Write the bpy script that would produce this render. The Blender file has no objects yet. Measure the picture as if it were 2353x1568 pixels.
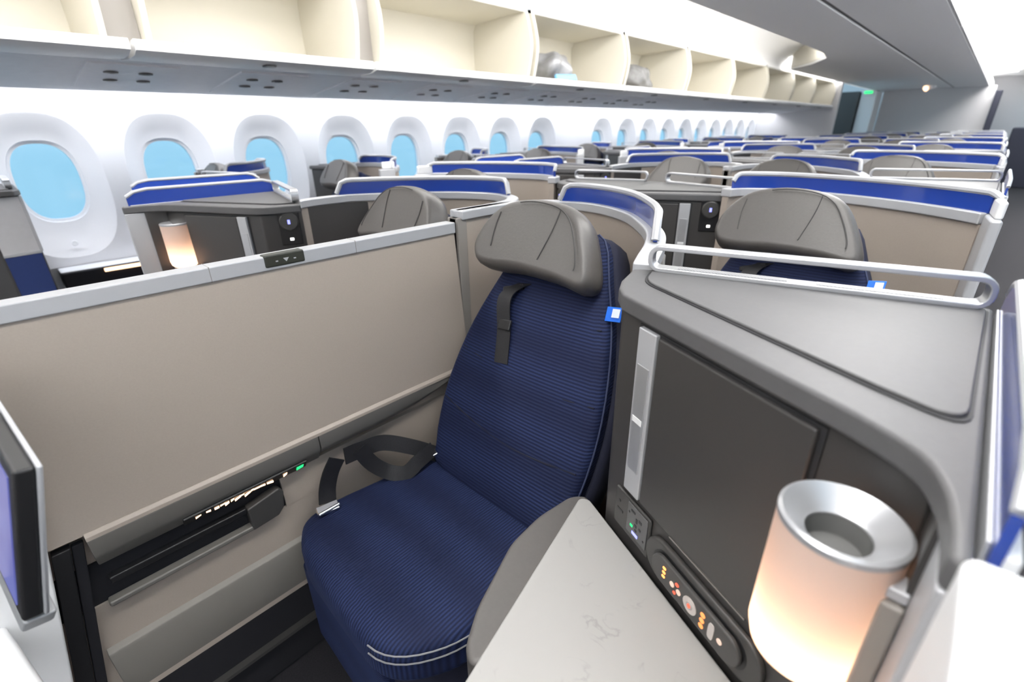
import bpy, bmesh, math, random
from mathutils import Vector, Matrix
random.seed(7)
sc = bpy.context.scene
COL = sc.collection
H = 1.34                     # eye height of the photographer; heights below are written as a drop under it
AX = -1.05                   # centre line of the cabin (the camera leans in over the right aisle)
PITCH = 1.97                 # two staggered rows

# ------------------------------------------------------------------ camera, world, light, exposure
cam = bpy.data.cameras.new('camera'); camo = bpy.data.objects.new('camera', cam); COL.objects.link(camo)
R = Matrix(((0.72919678, -0.26716051, 0.62999788),
            (0.68414933, 0.30420049, -0.66287386),
            (-0.01455195, 0.91437811, 0.4045997)))
camo.matrix_world = Matrix.Translation((0, 0, H)) @ R.to_4x4()
cam.sensor_width = 36; cam.lens = 16.803; cam.clip_start = 0.02; cam.clip_end = 200
cam.dof.use_dof = True; cam.dof.focus_distance = 0.95; cam.dof.aperture_fstop = 3.2
sc.camera = camo
w = bpy.data.worlds.new('sky'); sc.world = w; w.use_nodes = True
wn = w.node_tree.nodes; wl = w.node_tree.links
bg = wn['Background']; bg.inputs[1].default_value = 1.3
tc = wn.new('ShaderNodeTexCoord'); sp = wn.new('ShaderNodeSeparateXYZ'); rp = wn.new('ShaderNodeValToRGB')
wl.new(tc.outputs['Generated'], sp.inputs[0]); wl.new(sp.outputs[2], rp.inputs[0]); wl.new(rp.outputs[0], bg.inputs[0])
rp.color_ramp.elements[0].position = 0.0; rp.color_ramp.elements[0].color = (0.50, 0.72, 0.84, 1)
rp.color_ramp.elements[1].position = 0.35; rp.color_ramp.elements[1].color = (0.48, 0.77, 1.0, 1)
sc.view_settings.view_transform = 'Standard'; sc.view_settings.look = 'None'
sc.view_settings.gamma = 1; sc.view_settings.use_curve_mapping = False
sc.view_settings.exposure = 0.0
sc.cycles.max_bounces = 10; sc.cycles.diffuse_bounces = 6; sc.cycles.caustics_reflective = False; sc.cycles.caustics_refractive = False
sc.cycles.sample_clamp_indirect = 8
COVE = 9.0                   # strength of the ceiling cove strips
DOWN = 13.0                 # strength of the unseen fill panels added over the aisles
WASH = 15.0                   # strength of the strips that wash the side wall

# ------------------------------------------------------------------ materials
MATS = {}
def mat(name, col, rough=0.5, metal=0.0, spec=0.5, coat=0.0, emit=None, estr=0.0):
    if name in MATS: return MATS[name]
    m = bpy.data.materials.new(name); m.use_nodes = True
    b = m.node_tree.nodes['Principled BSDF']
    b.inputs['Base Color'].default_value = (*col, 1); b.inputs['Roughness'].default_value = rough
    b.inputs['Metallic'].default_value = metal; b.inputs['Specular IOR Level'].default_value = spec
    b.inputs['Coat Weight'].default_value = coat
    if emit: b.inputs['Emission Color'].default_value = (*emit, 1); b.inputs['Emission Strength'].default_value = estr
    MATS[name] = m; return m
def nodes(m): return m.node_tree.nodes, m.node_tree.links, m.node_tree.nodes['Principled BSDF']
def speckle(m, col, amt=0.12, scale=400, bump=0.0):
    n, l, b = nodes(m)
    t = n.new('ShaderNodeTexCoord'); x = n.new('ShaderNodeTexNoise'); x.inputs['Scale'].default_value = scale
    l.new(t.outputs['Object'], x.inputs['Vector'])
    r = n.new('ShaderNodeMapRange'); r.inputs[3].default_value = 1 - amt; r.inputs[4].default_value = 1 + amt
    l.new(x.outputs['Fac'], r.inputs[0])
    mx = n.new('ShaderNodeMix'); mx.data_type = 'RGBA'; mx.blend_type = 'MULTIPLY'; mx.inputs[0].default_value = 1
    mx.inputs[6].default_value = (*col, 1); l.new(r.outputs[0], mx.inputs[7]); l.new(mx.outputs[2], b.inputs['Base Color'])
    if bump:
        bp = n.new('ShaderNodeBump'); bp.inputs['Strength'].default_value = bump; bp.inputs['Distance'].default_value = 0.002
        l.new(x.outputs['Fac'], bp.inputs['Height']); l.new(bp.outputs[0], b.inputs['Normal'])
    return m
M = {}
M['taupe'] = speckle(mat('taupe_laminate', (0.37, 0.318, 0.272), 0.42), (0.37, 0.318, 0.272), 0.05, 300)
M['ledge'] = mat('warm_grey_metal_paint', (0.15, 0.142, 0.128), 0.38, 0.1)
M['skirt'] = mat('warm_grey_skirt', (0.21, 0.195, 0.175), 0.45)
M['taupe2'] = mat('taupe_plastic', (0.26, 0.24, 0.22), 0.4)
M['silver'] = mat('satin_silver_paint', (0.47, 0.475, 0.49), 0.4, 0.25)
M['chrome'] = mat('chrome', (0.8, 0.8, 0.82), 0.18, 1.0)
M['alu'] = mat('brushed_aluminium', (0.55, 0.555, 0.57), 0.32, 0.65)
M['white'] = mat('white_plastic', (0.78, 0.78, 0.78), 0.45)
M['wall'] = mat('white_sidewall_panel', (0.80, 0.80, 0.83), 0.55)
M['ceil'] = mat('white_ceiling_panel', (0.80, 0.80, 0.80), 0.6)
M['ceilgrey'] = speckle(mat('grey_ceiling_panel', (0.85, 0.85, 0.86), 0.6), (0.85, 0.85, 0.86), 0.03, 60)
M['psu'] = speckle(mat('grey_service_panel', (0.86, 0.87, 0.90), 0.5), (0.86, 0.87, 0.90), 0.05, 25)
M['cream'] = mat('cream_bin_liner', (0.60, 0.57, 0.49), 0.5)
M['binlip'] = mat('white_bin_lip', (0.82, 0.82, 0.82), 0.4)
M['gap'] = mat('dark_gap', (0.02, 0.02, 0.022), 0.6)
M['charcoal'] = speckle(mat('charcoal_laminate', (0.048, 0.045, 0.0435), 0.4), (0.048, 0.045, 0.0435), 0.14, 900)
M['charcoal_top'] = speckle(mat('grey_laminate_top', (0.105, 0.103, 0.104), 0.5, spec=0.32), (0.105, 0.103, 0.104), 0.06, 120)
M['black'] = mat('black_plastic', (0.012, 0.012, 0.013), 0.35)
M['blackmatte'] = mat('black_matte', (0.006, 0.006, 0.009), 0.85)
M['darkgrey'] = mat('dark_grey_plastic', (0.05, 0.048, 0.046), 0.4)
M['bulk'] = speckle(mat('grey_bulkhead_laminate', (0.58, 0.57, 0.58), 0.5), (0.58, 0.57, 0.58), 0.04, 40)
M['belt'] = speckle(mat('black_webbing', (0.009, 0.009, 0.011), 0.55), (0.009, 0.009, 0.011), 0.3, 700, 0.4)
M['carpet'] = speckle(mat('dark_carpet', (0.014, 0.013, 0.016), 0.95), (0.014, 0.013, 0.016), 0.6, 260, 0.5)
M['piping'] = mat('grey_piping', (0.20, 0.20, 0.21), 0.6)
M['tag'] = mat('bright_blue_tag', (0.01, 0.16, 0.78), 0.5)
M['tagmark'] = mat('white_tag_mark', (0.75, 0.82, 0.95), 0.5)
M['leather'] = speckle(mat('grey_leather', (0.095, 0.088, 0.082), 0.42), (0.095, 0.088, 0.082), 0.08, 160, 0.15)
M['armleather'] = speckle(mat('grey_leather_arm', (0.115, 0.107, 0.10), 0.45), (0.115, 0.107, 0.10), 0.06, 160, 0.1)
M['amber'] = mat('amber_light', (0.3, 0.1, 0.03), 0.5, emit=(1.0, 0.33, 0.08), estr=3.0)
M['peach'] = mat('peach_light', (0.3, 0.2, 0.1), 0.5, emit=(1.0, 0.62, 0.38), estr=3.2)
M['red'] = mat('red_light', (0.3, 0.03, 0.02), 0.5, emit=(1.0, 0.12, 0.06), estr=1.5)
M['green'] = mat('green_light', (0.0, 0.3, 0.05), 0.5, emit=(0.02, 0.9, 0.22), estr=1.6)
M['bluelight'] = mat('blue_light', (0.05, 0.05, 0.4), 0.5, emit=(0.28, 0.3, 1.0), estr=2.2)
M['whitelight'] = mat('white_light', (0.5, 0.5, 0.5), 0.5, emit=(1.0, 0.97, 0.93), estr=4.0)
M['cove'] = mat('cove_light', (0.8, 0.8, 0.8), 0.5, emit=(1.0, 0.99, 0.975), estr=COVE)
M['fill_r'] = mat('right_fill_light', (0.8, 0.8, 0.8), 0.5, emit=(1.0, 0.99, 0.98), estr=WASH * 2.6)  # added fill: out-of-view strips, brighter than the left ones
M['down'] = mat('fill_light', (0.8, 0.8, 0.8), 0.5, emit=(1.0, 0.985, 0.965), estr=DOWN)
M['wash'] = mat('wash_light', (0.8, 0.8, 0.8), 0.5, emit=(0.97, 0.98, 1.0), estr=WASH)
M['button'] = mat('pale_button', (0.55, 0.5, 0.47), 0.5)
M['outlet'] = mat('outlet_face', (0.10, 0.10, 0.10), 0.4)
M['bagwhite'] = speckle(mat('pale_grey_plastic_wrap', (0.20, 0.20, 0.205), 0.3), (0.20, 0.20, 0.205), 0.3, 22, 0.6)
M['baggrey'] = speckle(mat('grey_mottled_fabric', (0.13, 0.128, 0.125), 0.6), (0.13, 0.128, 0.125), 0.55, 26, 0.6)
M['packet'] = mat('light_blue_packet', (0.12, 0.33, 0.55), 0.4)
M['shape'] = mat('dark_shape', (0.03, 0.032, 0.05), 0.8)

def navy(name, axis, axis2, base=(0.0044, 0.0074, 0.030), hi=(0.019, 0.033, 0.102)):
    m = mat(name, base, 0.75, spec=0.25); n, l, b = nodes(m)
    t = n.new('ShaderNodeTexCoord')
    wv = n.new('ShaderNodeTexWave'); wv.bands_direction = axis; wv.inputs['Scale'].default_value = 44; wv.inputs['Distortion'].default_value = 0.15
    wide = n.new('ShaderNodeTexWave'); wide.bands_direction = axis2; wide.inputs['Scale'].default_value = 2.6
    wide.inputs['Distortion'].default_value = 1.2; wide.inputs['Detail'].default_value = 1
    fine = n.new('ShaderNodeTexNoise'); fine.inputs['Scale'].default_value = 900
    for x in (wv, wide, fine): l.new(t.outputs['Object'], x.inputs['Vector'])
    a = n.new('ShaderNodeMath'); a.operation = 'MULTIPLY_ADD'; a.inputs[1].default_value = 0.45; l.new(wide.outputs['Fac'], a.inputs[0]); a.inputs[2].default_value = 0.3
    c = n.new('ShaderNodeMath'); c.operation = 'MULTIPLY'; l.new(wv.outputs['Fac'], c.inputs[0]); l.new(a.outputs[0], c.inputs[1])
    d = n.new('ShaderNodeMath'); d.operation = 'MULTIPLY'; l.new(c.outputs[0], d.inputs[0]); l.new(fine.outputs['Fac'], d.inputs[1])
    e = n.new('ShaderNodeMath'); e.operation = 'MULTIPLY'; e.inputs[1].default_value = 2.2; l.new(d.outputs[0], e.inputs[0])
    mx = n.new('ShaderNodeMix'); mx.data_type = 'RGBA'; mx.inputs[6].default_value = (*base, 1); mx.inputs[7].default_value = (*hi, 1)
    l.new(e.outputs[0], mx.inputs[0]); l.new(mx.outputs[2], b.inputs['Base Color'])
    bp = n.new('ShaderNodeBump'); bp.inputs['Strength'].default_value = 0.35; bp.inputs['Distance'].default_value = 0.002
    l.new(wv.outputs['Fac'], bp.inputs['Height']); l.new(bp.outputs[0], b.inputs['Normal'])
    b.inputs['Sheen Weight'].default_value = 0.06; b.inputs['Sheen Tint'].default_value = (0.3, 0.4, 0.9, 1)
    return m
M['navy_z'] = navy('navy_ribbed_fabric_back', 'Z', 'Z')
M['navy_y'] = navy('navy_ribbed_fabric_seat', 'X', 'Y')
M['navy_dark'] = speckle(mat('navy_plain_fabric', (0.010, 0.012, 0.03), 0.85), (0.010, 0.012, 0.03), 0.3, 500, 0.2)
M['navy_cloth'] = speckle(mat('navy_flat_cloth', (0.016, 0.035, 0.14), 0.8), (0.016, 0.035, 0.14), 0.15, 300, 0.2)

def blue_glass():
    m = mat('blue_screen_panel', (0.016, 0.050, 0.30), 0.16, spec=0.5); n, l, b = nodes(m)
    b.inputs['Transmission Weight'].default_value = 0.0
    b.inputs['Coat Weight'].default_value = 0.3
    return m
M['blue'] = blue_glass()
def table_mat():
    m = mat('marbled_off_white_stone', (0.37, 0.362, 0.345), 0.28); n, l, b = nodes(m)
    t = n.new('ShaderNodeTexCoord'); x = n.new('ShaderNodeTexNoise'); x.inputs['Scale'].default_value = 9; x.inputs['Detail'].default_value = 8
    x.inputs['Distortion'].default_value = 1.2; l.new(t.outputs['Object'], x.inputs['Vector'])
    r = n.new('ShaderNodeValToRGB'); l.new(x.outputs['Fac'], r.inputs[0])
    e = r.color_ramp.elements; e[0].position = 0.485; e[0].color = (0, 0, 0, 1); e[1].position = 0.50; e[1].color = (1, 1, 1, 1)
    q = e.new(0.515); q.color = (0, 0, 0, 1)
    y = n.new('ShaderNodeTexNoise'); y.inputs['Scale'].default_value = 16; l.new(t.outputs['Object'], y.inputs['Vector'])
    r2 = n.new('ShaderNodeMapRange'); r2.inputs[1].default_value = 0.52; r2.inputs[2].default_value = 0.68; l.new(y.outputs['Fac'], r2.inputs[0])
    k = n.new('ShaderNodeMath'); k.operation = 'MULTIPLY'; l.new(r.outputs[0], k.inputs[0]); l.new(r2.outputs[0], k.inputs[1])
    k2 = n.new('ShaderNodeMath'); k2.operation = 'MULTIPLY'; k2.inputs[1].default_value = 0.4; l.new(k.outputs[0], k2.inputs[0])
    mx = n.new('ShaderNodeMix'); mx.data_type = 'RGBA'; mx.inputs[6].default_value = (0.37, 0.362, 0.345, 1); mx.inputs[7].default_value = (0.13, 0.13, 0.13, 1)
    l.new(k2.outputs[0], mx.inputs[0]); l.new(mx.outputs[2], b.inputs['Base Color'])
    return m
M['table'] = table_mat()
def chevron_mat():
    m = mat('ribbed_grip', (0.6, 0.6, 0.62), 0.4, 0.2); n, l, b = nodes(m)
    t = n.new('ShaderNodeTexCoord'); x = n.new('ShaderNodeTexWave'); x.wave_type = 'BANDS'; x.bands_direction = 'DIAGONAL'; x.inputs['Scale'].default_value = 110
    l.new(t.outputs['Object'], x.inputs['Vector'])
    mx = n.new('ShaderNodeMix'); mx.data_type = 'RGBA'; mx.inputs[6].default_value = (0.38, 0.38, 0.39, 1); mx.inputs[7].default_value = (0.56, 0.56, 0.57, 1)
    l.new(x.outputs['Fac'], mx.inputs[0]); l.new(mx.outputs[2], b.inputs['Base Color'])
    return m
M['chevron'] = chevron_mat()
def shade_mat():
    m = bpy.data.materials.new('frosted_lamp_shade'); m.use_nodes = True; n = m.node_tree.nodes; l = m.node_tree.links; n.clear()
    o = n.new('ShaderNodeOutputMaterial'); a = n.new('ShaderNodeBsdfTranslucent'); d = n.new('ShaderNodeBsdfDiffuse'); mx = n.new('ShaderNodeMixShader')
    a.inputs[0].default_value = (0.95, 0.73, 0.60, 1); d.inputs[0].default_value = (0.84, 0.74, 0.69, 1); mx.inputs[0].default_value = 0.45
    l.new(a.outputs[0], mx.inputs[1]); l.new(d.outputs[0], mx.inputs[2]); l.new(mx.outputs[0], o.inputs[0]); return m
M['shade'] = shade_mat()
def pane_mat():
    m = bpy.data.materials.new('tinted_window_pane'); m.use_nodes = True; n = m.node_tree.nodes; l = m.node_tree.links; n.clear()
    o = n.new('ShaderNodeOutputMaterial'); a = n.new('ShaderNodeBsdfTransparent'); g = n.new('ShaderNodeBsdfGlossy'); mx = n.new('ShaderNodeMixShader')
    a.inputs[0].default_value = (0.74, 0.88, 0.95, 1); g.inputs['Roughness'].default_value = 0.1; mx.inputs[0].default_value = 0.05
    l.new(a.outputs[0], mx.inputs[1]); l.new(g.outputs[0], mx.inputs[2]); l.new(mx.outputs[0], o.inputs[0]); return m
M['pane'] = pane_mat()
def screen_mat():
    m = mat('lit_screen', (0.02, 0.02, 0.05), 0.12); n, l, b = nodes(m)
    t = n.new('ShaderNodeTexCoord'); x = n.new('ShaderNodeTexNoise'); x.inputs['Scale'].default_value = 6; l.new(t.outputs['Object'], x.inputs['Vector'])
    r = n.new('ShaderNodeValToRGB'); l.new(x.outputs['Fac'], r.inputs[0])
    r.color_ramp.elements[0].position = 0.35; r.color_ramp.elements[0].color = (0.10, 0.10, 0.42, 1)
    r.color_ramp.elements[1].position = 0.7; r.color_ramp.elements[1].color = (0.20, 0.24, 0.62, 1)
    l.new(r.outputs[0], b.inputs['Emission Color']); b.inputs['Emission Strength'].default_value = 0.8
    return m
M['screen'] = screen_mat()

# ------------------------------------------------------------------ object helpers
ORG = {}
def thing(name, label, cat, loc=(0, 0, 0), group=None):
    o = bpy.data.objects.new(name, None); COL.objects.link(o); o.location = loc; o.empty_display_size = 0.05
    o['label'] = label; o['category'] = cat
    if group: o['group'] = group
    ORG[o] = Vector(loc); return o
def tag(o, label, cat, group=None, kind=None):
    o['label'] = label; o['category'] = cat
    if group: o['group'] = group
    if kind: o['kind'] = kind
    return o
def struct(o): o['kind'] = 'structure'; return o
def V(x, y, t): return Vector((x, y, H - t))

class MB:
    """collects geometry in cabin coordinates; build() links it as ONE mesh object"""
    def __init__(s): s.v = []; s.f = []
    def add(s, vs, fs):
        n = len(s.v); s.v += [Vector(p) for p in vs]; s.f += [tuple(i + n for i in f) for f in fs]; return s
    def box(s, x0, x1, y0, y1, z0, z1):
        return s.add([(x0, y0, z0), (x1, y0, z0), (x1, y1, z0), (x0, y1, z0), (x0, y0, z1), (x1, y0, z1), (x1, y1, z1), (x0, y1, z1)],
                     [(0, 3, 2, 1), (4, 5, 6, 7), (0, 1, 5, 4), (1, 2, 6, 5), (2, 3, 7, 6), (3, 0, 4, 7)])
    def slab(s, c, u, v, n, hu, hv, hn):
        """oriented box around c"""
        c, u, v, n = Vector(c), Vector(u).normalized(), Vector(v).normalized(), Vector(n).normalized()
        P = [c + a * hu * u + b * hv * v + d * hn * n for d in (-1, 1) for (a, b) in ((-1, -1), (1, -1), (1, 1), (-1, 1))]
        return s.add(P, [(0, 3, 2, 1), (4, 5, 6, 7), (0, 1, 5, 4), (1, 2, 6, 5), (2, 3, 7, 6), (3, 0, 4, 7)])
    def prism(s, poly, z0, z1):
        n = len(poly)
        return s.add([(p[0], p[1], z0) for p in poly] + [(p[0], p[1], z1) for p in poly],
                     [tuple(range(n))[::-1], tuple(range(n, 2 * n))] + [(i, (i + 1) % n, n + (i + 1) % n, n + i) for i in range(n)])
    def extr(s, poly3, d):
        n = len(poly3); d = Vector(d)
        return s.add([Vector(p) for p in poly3] + [Vector(p) + d for p in poly3],
                     [tuple(range(n))[::-1], tuple(range(n, 2 * n))] + [(i, (i + 1) % n, n + (i + 1) % n, n + i) for i in range(n)])
    def rings(s, rings, cap0=True, cap1=True, closed=True):
        m = len(rings[0]); vs = [p for r in rings for p in r]; fs = []
        for k in range(len(rings) - 1):
            for i in range(m if closed else m - 1):
                j = (i + 1) % m; fs.append((k * m + i, k * m + j, (k + 1) * m + j, (k + 1) * m + i))
        if cap0: fs.append(tuple(range(m))[::-1])
        if cap1: fs.append(tuple(range((len(rings) - 1) * m, len(rings) * m)))
        return s.add(vs, fs)
    def sweep(s, path, n, a0, a1, b0, b1, closed=False):
        """rectangular section along a path that lies in the plane with normal n"""
        P = [Vector(p) for p in path]; n = Vector(n).normalized(); R_ = []; m = len(P)
        for i in range(m):
            p, q = (P[i - 1] if (i or closed) else None), (P[(i + 1) % m] if (i < m - 1 or closed) else None)
            t1 = (P[i] - p) if p is not None else (q - P[i]); t2 = (q - P[i]) if q is not None else t1
            t1 = t1 - n * t1.dot(n); t2 = t2 - n * t2.dot(n)
            l1, l2 = t1.normalized().cross(n), t2.normalized().cross(n)
            l = (l1 + l2).normalized(); l = l / max(0.5, l.dot(l1))
            R_.append([P[i] + l * a0 + n * b0, P[i] + l * a1 + n * b0, P[i] + l * a1 + n * b1, P[i] + l * a0 + n * b1])
        if closed: R_.append(R_[0])
        return s.rings(R_, not closed, not closed)
    def tube(s, path, r, k=8, flat=1.0):
        P = [Vector(p) for p in path]; R_ = []; up = None
        for i in range(len(P)):
            t = (P[min(i + 1, len(P) - 1)] - P[max(i - 1, 0)]).normalized()
            if up is None: up = Vector((0, 0, 1)) if abs(t.z) < 0.9 else Vector((1, 0, 0))
            up = (up - t * up.dot(t)).normalized(); sd = t.cross(up)
            R_.append([P[i] + (sd * math.cos(q) * r + up * math.sin(q) * r * flat) for q in [2 * math.pi * j / k for j in range(k)]])
        return s.rings(R_)
    def ribbon(s, path, th, z0, z1):
        """upright strip of thickness th along a plan path, its foot z0 and head z1 given per point"""
        P = [Vector((p[0], p[1], 0)) for p in path]; m = len(P); R_ = []; Z = Vector((0, 0, 1))
        for i in range(m):
            t = (P[min(i + 1, m - 1)] - P[max(i - 1, 0)]).normalized(); l = t.cross(Z) * th / 2
            R_.append([P[i] - l + Z * z0[i], P[i] + l + Z * z0[i], P[i] + l + Z * z1[i], P[i] - l + Z * z1[i]])
        return s.rings(R_)
    def lathe(s, c, prof, k=32, axis=(0, 0, 1), cap=True):
        c = Vector(c); a = Vector(axis).normalized(); e = a.orthogonal().normalized(); g = a.cross(e)
        return s.rings([[c + a * h + (e * math.cos(2 * math.pi * j / k) + g * math.sin(2 * math.pi * j / k)) * r for j in range(k)] for r, h in prof], cap, cap)
    def pad(s, outline, fn, T, r, bulge, back=True, k=1.0):
        """soft cushion: outline in (u,v); fn(u,v,w) places it, w is the height above the base, T the thickness"""
        n = len(outline); O = [Vector((p[0], p[1])) for p in outline]; c = sum(O, Vector((0, 0))) / n; N = []
        for i in range(n):
            t = (O[(i + 1) % n] - O[i - 1]).normalized(); q = Vector((t.y, -t.x))
            if q.dot(O[i] - c) < 0: q = -q
            N.append(q)
        prof = [(r * 0.8, 0.0), (r * 0.2, r * 0.25), (0, r * 0.7)] + [(r * (1 - math.cos(a)), T - r + r * math.sin(a)) for a in [math.radians(x) for x in (0, 25, 50, 70, 88)]]
        hu = max(abs(p.x - c.x) for p in O); hv = max(abs(p.y - c.y) for p in O)
        def g(p): return (max(0, 1 - ((p.x - c.x) / hu) ** 2) * max(0, 1 - ((p.y - c.y) / hv) ** 2)) ** 1.3
        R_ = [[fn(O[i].x - N[i].x * d * k, O[i].y - N[i].y * d * k, h) for i in range(n)] for d, h in prof]
        L = [O[i] - N[i] * r * k for i in range(n)]
        if bulge == 0:
            R_.append([fn(c.x + (p.x - c.x) * 0.96, c.y + (p.y - c.y) * 0.96, T) for p in L]); return s.rings(R_, back, True)
        for sc_ in (0.95, 0.87, 0.78, 0.68, 0.57, 0.46, 0.34, 0.22, 0.1):
            q = [c + (L[i] - c) * sc_ for i in range(n)]
            R_.append([fn(p.x, p.y, T + bulge * g(p)) for p in q])
        return s.rings(R_, back, True)
    def build(s, name, m, parent=None, bevel=0.0, seg=2, smooth=True, ang=38, label=None, sub=0, root=None):
        me = bpy.data.meshes.new(name); org = Vector((0, 0, 0))
        if parent is not None: org = ORG[parent]
        elif root is not None: org = Vector(root)
        me.from_pydata([p - org for p in s.v], [], s.f); me.validate()
        b = bmesh.new(); b.from_mesh(me); bmesh.ops.recalc_face_normals(b, faces=b.faces); b.to_mesh(me); b.free()
        if smooth:
            me.polygons.foreach_set('use_smooth', [True] * len(me.polygons)); me.set_sharp_from_angle(angle=math.radians(ang))
        me.materials.append(m if not isinstance(m, str) else M[m])
        o = bpy.data.objects.new(name, me); COL.objects.link(o); ORG[o] = org
        if parent is not None: o.parent = parent
        elif root is not None: o.location = org
        if bevel:
            q = o.modifiers.new('bevel', 'BEVEL'); q.width = bevel; q.segments = seg; q.limit_method = 'ANGLE'; q.angle_limit = math.radians(40)
            q.harden_normals = True
        if sub:
            q = o.modifiers.new('smooth', 'SUBSURF'); q.levels = sub; q.render_levels = sub
        if label: o['label'] = label
        return o
def cat_(pts, k=6, closed=False):
    P = [Vector(p) for p in pts]; n = len(P); out = []
    for i in range(n if closed else n - 1):
        g = (lambda j: P[j % n]) if closed else (lambda j: P[max(0, min(n - 1, j))])
        a, b, c, d = g(i - 1), g(i), g(i + 1), g(i + 2)
        for q in range(k):
            t = q / k
            out.append(0.5 * ((2 * b) + (c - a) * t + (2 * a - 5 * b + 4 * c - d) * t * t + (3 * b - a - 3 * c + d) * t ** 3))
    if not closed: out.append(P[-1])
    return out
def arc_fillet(poly, rads, k=5):
    """rounded corners for a plan polygon"""
    out = []; n = len(poly)
    for i in range(n):
        p = Vector(poly[i][:2]); a = Vector(poly[i - 1][:2]); b = Vector(poly[(i + 1) % n][:2]); r = rads[i] if isinstance(rads, (list, tuple)) else rads
        if r <= 0: out.append((p.x, p.y)); continue
        d1 = (a - p).normalized(); d2 = (b - p).normalized(); l = min(r, 0.45 * (a - p).length, 0.45 * (b - p).length)
        s_, e_ = p + d1 * l, p + d2 * l
        for q in range(k + 1):
            t = q / k; x = s_ * (1 - t) ** 2 + p * 2 * t * (1 - t) + e_ * t * t; out.append((x.x, x.y))
    return out
def kids(o): return [c for c in list(o.children)]
def copy_tree(o, parent=None, top=True):
    c = o.copy(); COL.objects.link(c)
    if parent is not None: c.parent = parent
    for ch in kids(o): copy_tree(ch, c, False)
    return c
def place(proto, dx, dy, mirror=None, label=None, group=None):
    """a copy moved by (dx,dy); with mirror=x it is reflected about the plane x (a left-handed unit)"""
    c = copy_tree(proto); x, y, z = proto.location
    if mirror is None: c.location = (x + dx, y + dy, z)
    else:
        c.location = (2 * mirror - x + dx, y + dy, z); c.scale = (-1, 1, 1)
    if label: c['label'] = label
    if group: c['group'] = group
    return c

# ------------------------------------------------------------------ the setting
def mx(x, right): return 2 * AX - x if right else x
fl = MB().box(-3.95, 1.95, -2.2, 18.2, -0.05, 0.0).build('floor', 'carpet', smooth=False); struct(fl)
WY0, WP, WX = 0.28, 0.611, -3.80          # first window, window pitch, face of the side wall
ZC, ZG = H - 0.265, H - 0.237             # centre heights of the window surround and of the glass
NW = range(-3, 19); MISSING = 8
def sup(hy, hz, yc, zc, n=48, e=2.6):
    out = []
    for i in range(n):
        a = 2 * math.pi * i / n; c, s_ = math.cos(a), math.sin(a)
        out.append((yc + hy * math.copysign(abs(c) ** (2 / e), c), zc + hz * math.copysign(abs(s_) ** (2 / e), s_)))
    return out
Z0, Z1 = H - 0.70, H + 0.15
wm = MB()
ya, yb = WY0 + WP * (NW[0] - 0.5), WY0 + WP * (NW[-1] + 0.5)
for k in NW:
    yc = WY0 + WP * k
    if k == MISSING:
        wm.add([(WX, yc - WP / 2, Z0), (WX, yc + WP / 2, Z0), (WX, yc + WP / 2, Z1), (WX, yc - WP / 2, Z1)], [(0, 1, 2, 3)]); continue
    hole = sup(0.25, 0.39, yc, ZC); rect = []
    for (y, z) in hole:
        dy, dz = y - yc, z - ZC
        s_ = min((WP / 2) / abs(dy) if abs(dy) > 1e-6 else 9e9, ((Z1 - ZC) / dz if dz > 1e-6 else (Z0 - ZC) / dz if dz < -1e-6 else 9e9))
        rect.append((yc + dy * s_, ZC + dz * s_))
    # square the corners
    for cy in (yc - WP / 2, yc + WP / 2):
        for cz in (Z0, Z1):
            j = min(range(48), key=lambda q: (rect[q][0] - cy) ** 2 + (rect[q][1] - cz) ** 2); rect[j] = (cy, cz)
    wm.rings([[(WX, y, z) for y, z in rect], [(WX, y, z) for y, z in hole]], False, False)
prof = [(WX - 0.04, 0.0), (WX - 0.04, H - 0.80), (WX, Z0)]
wm.rings([[(x, ya, z) for x, z in prof], [(x, yb, z) for x, z in prof]], False, False, closed=False)
prof = [(WX, Z1), (WX + 0.02, H + 0.22), (WX + 0.07, H + 0.32), (WX + 0.2, H + 0.42), (WX + 0.35, H + 0.45)]
wm.rings([[(x, ya, z) for x, z in prof], [(x, yb, z) for x, z in prof]], False, False, closed=False)
struct(wm.build('wall_left', 'wall', ang=50))
def window(k, n):
    yc = WY0 + WP * k
    S = [(0.25, 0.39, ZC, 0.0), (0.243, 0.378, ZC, -0.006), (0.20, 0.30, (ZC + ZG) / 2, -0.055), (0.165, 0.235, ZG, -0.080), (0.157, 0.222, ZG, -0.083),
         (0.155, 0.219, ZG, -0.096), (0.142, 0.205, ZG, -0.10), (0.141, 0.204, ZG, -0.13)]
    b = MB().rings([[(WX + d, y, z) for y, z in sup(hy, hz, yc, zc)] for hy, hz, zc, d in S], False, False)
    o = struct(b.build('window_%d' % n, 'wall', ang=40, root=(WX, yc, ZG)))
    p = MB().extr([(WX - 0.115, y, z) for y, z in sup(0.1415, 0.2045, yc, ZG)], (-0.004, 0, 0)).build('window_pane', 'pane', o)
    if k < 4:
        MB().lathe((WX - 0.012, yc, H - 0.575), [(0.010, -0.002), (0.016, -0.001), (0.016, 0.004), (0.012, 0.006), (0.004, 0.004)], 16, (1, -0.0, 0.25)).build('dimmer_button', 'psu', o)
n = 0
for k in NW:
    if k in (MISSING,) or k < -1: continue
    n += 1; window(k, n)
for k in (-3, -2): window(k, 100 + k)

# right side wall, out of sight of the photograph but closing the cabin
wr = MB().rings([[(mx(x, 1), ya, z) for x, z in [(WX, 0), (WX, Z1), (WX + 0.2, H + 0.42)]], [(mx(x, 1), 18.2, z) for x, z in [(WX, 0), (WX, Z1), (WX + 0.2, H + 0.42)]]], False, False, closed=False)
struct(wr.build('wall_right', 'wall'))
struct(MB().box(-3.95, 1.95, -2.3, -2.2, 0, H + 1.2).build('wall_front', 'bulk'))
YE = 17.6
struct(MB().box(-3.95, 1.95, YE, YE + 0.1, 0, H + 1.2).build('wall_back', 'bulk'))

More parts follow.
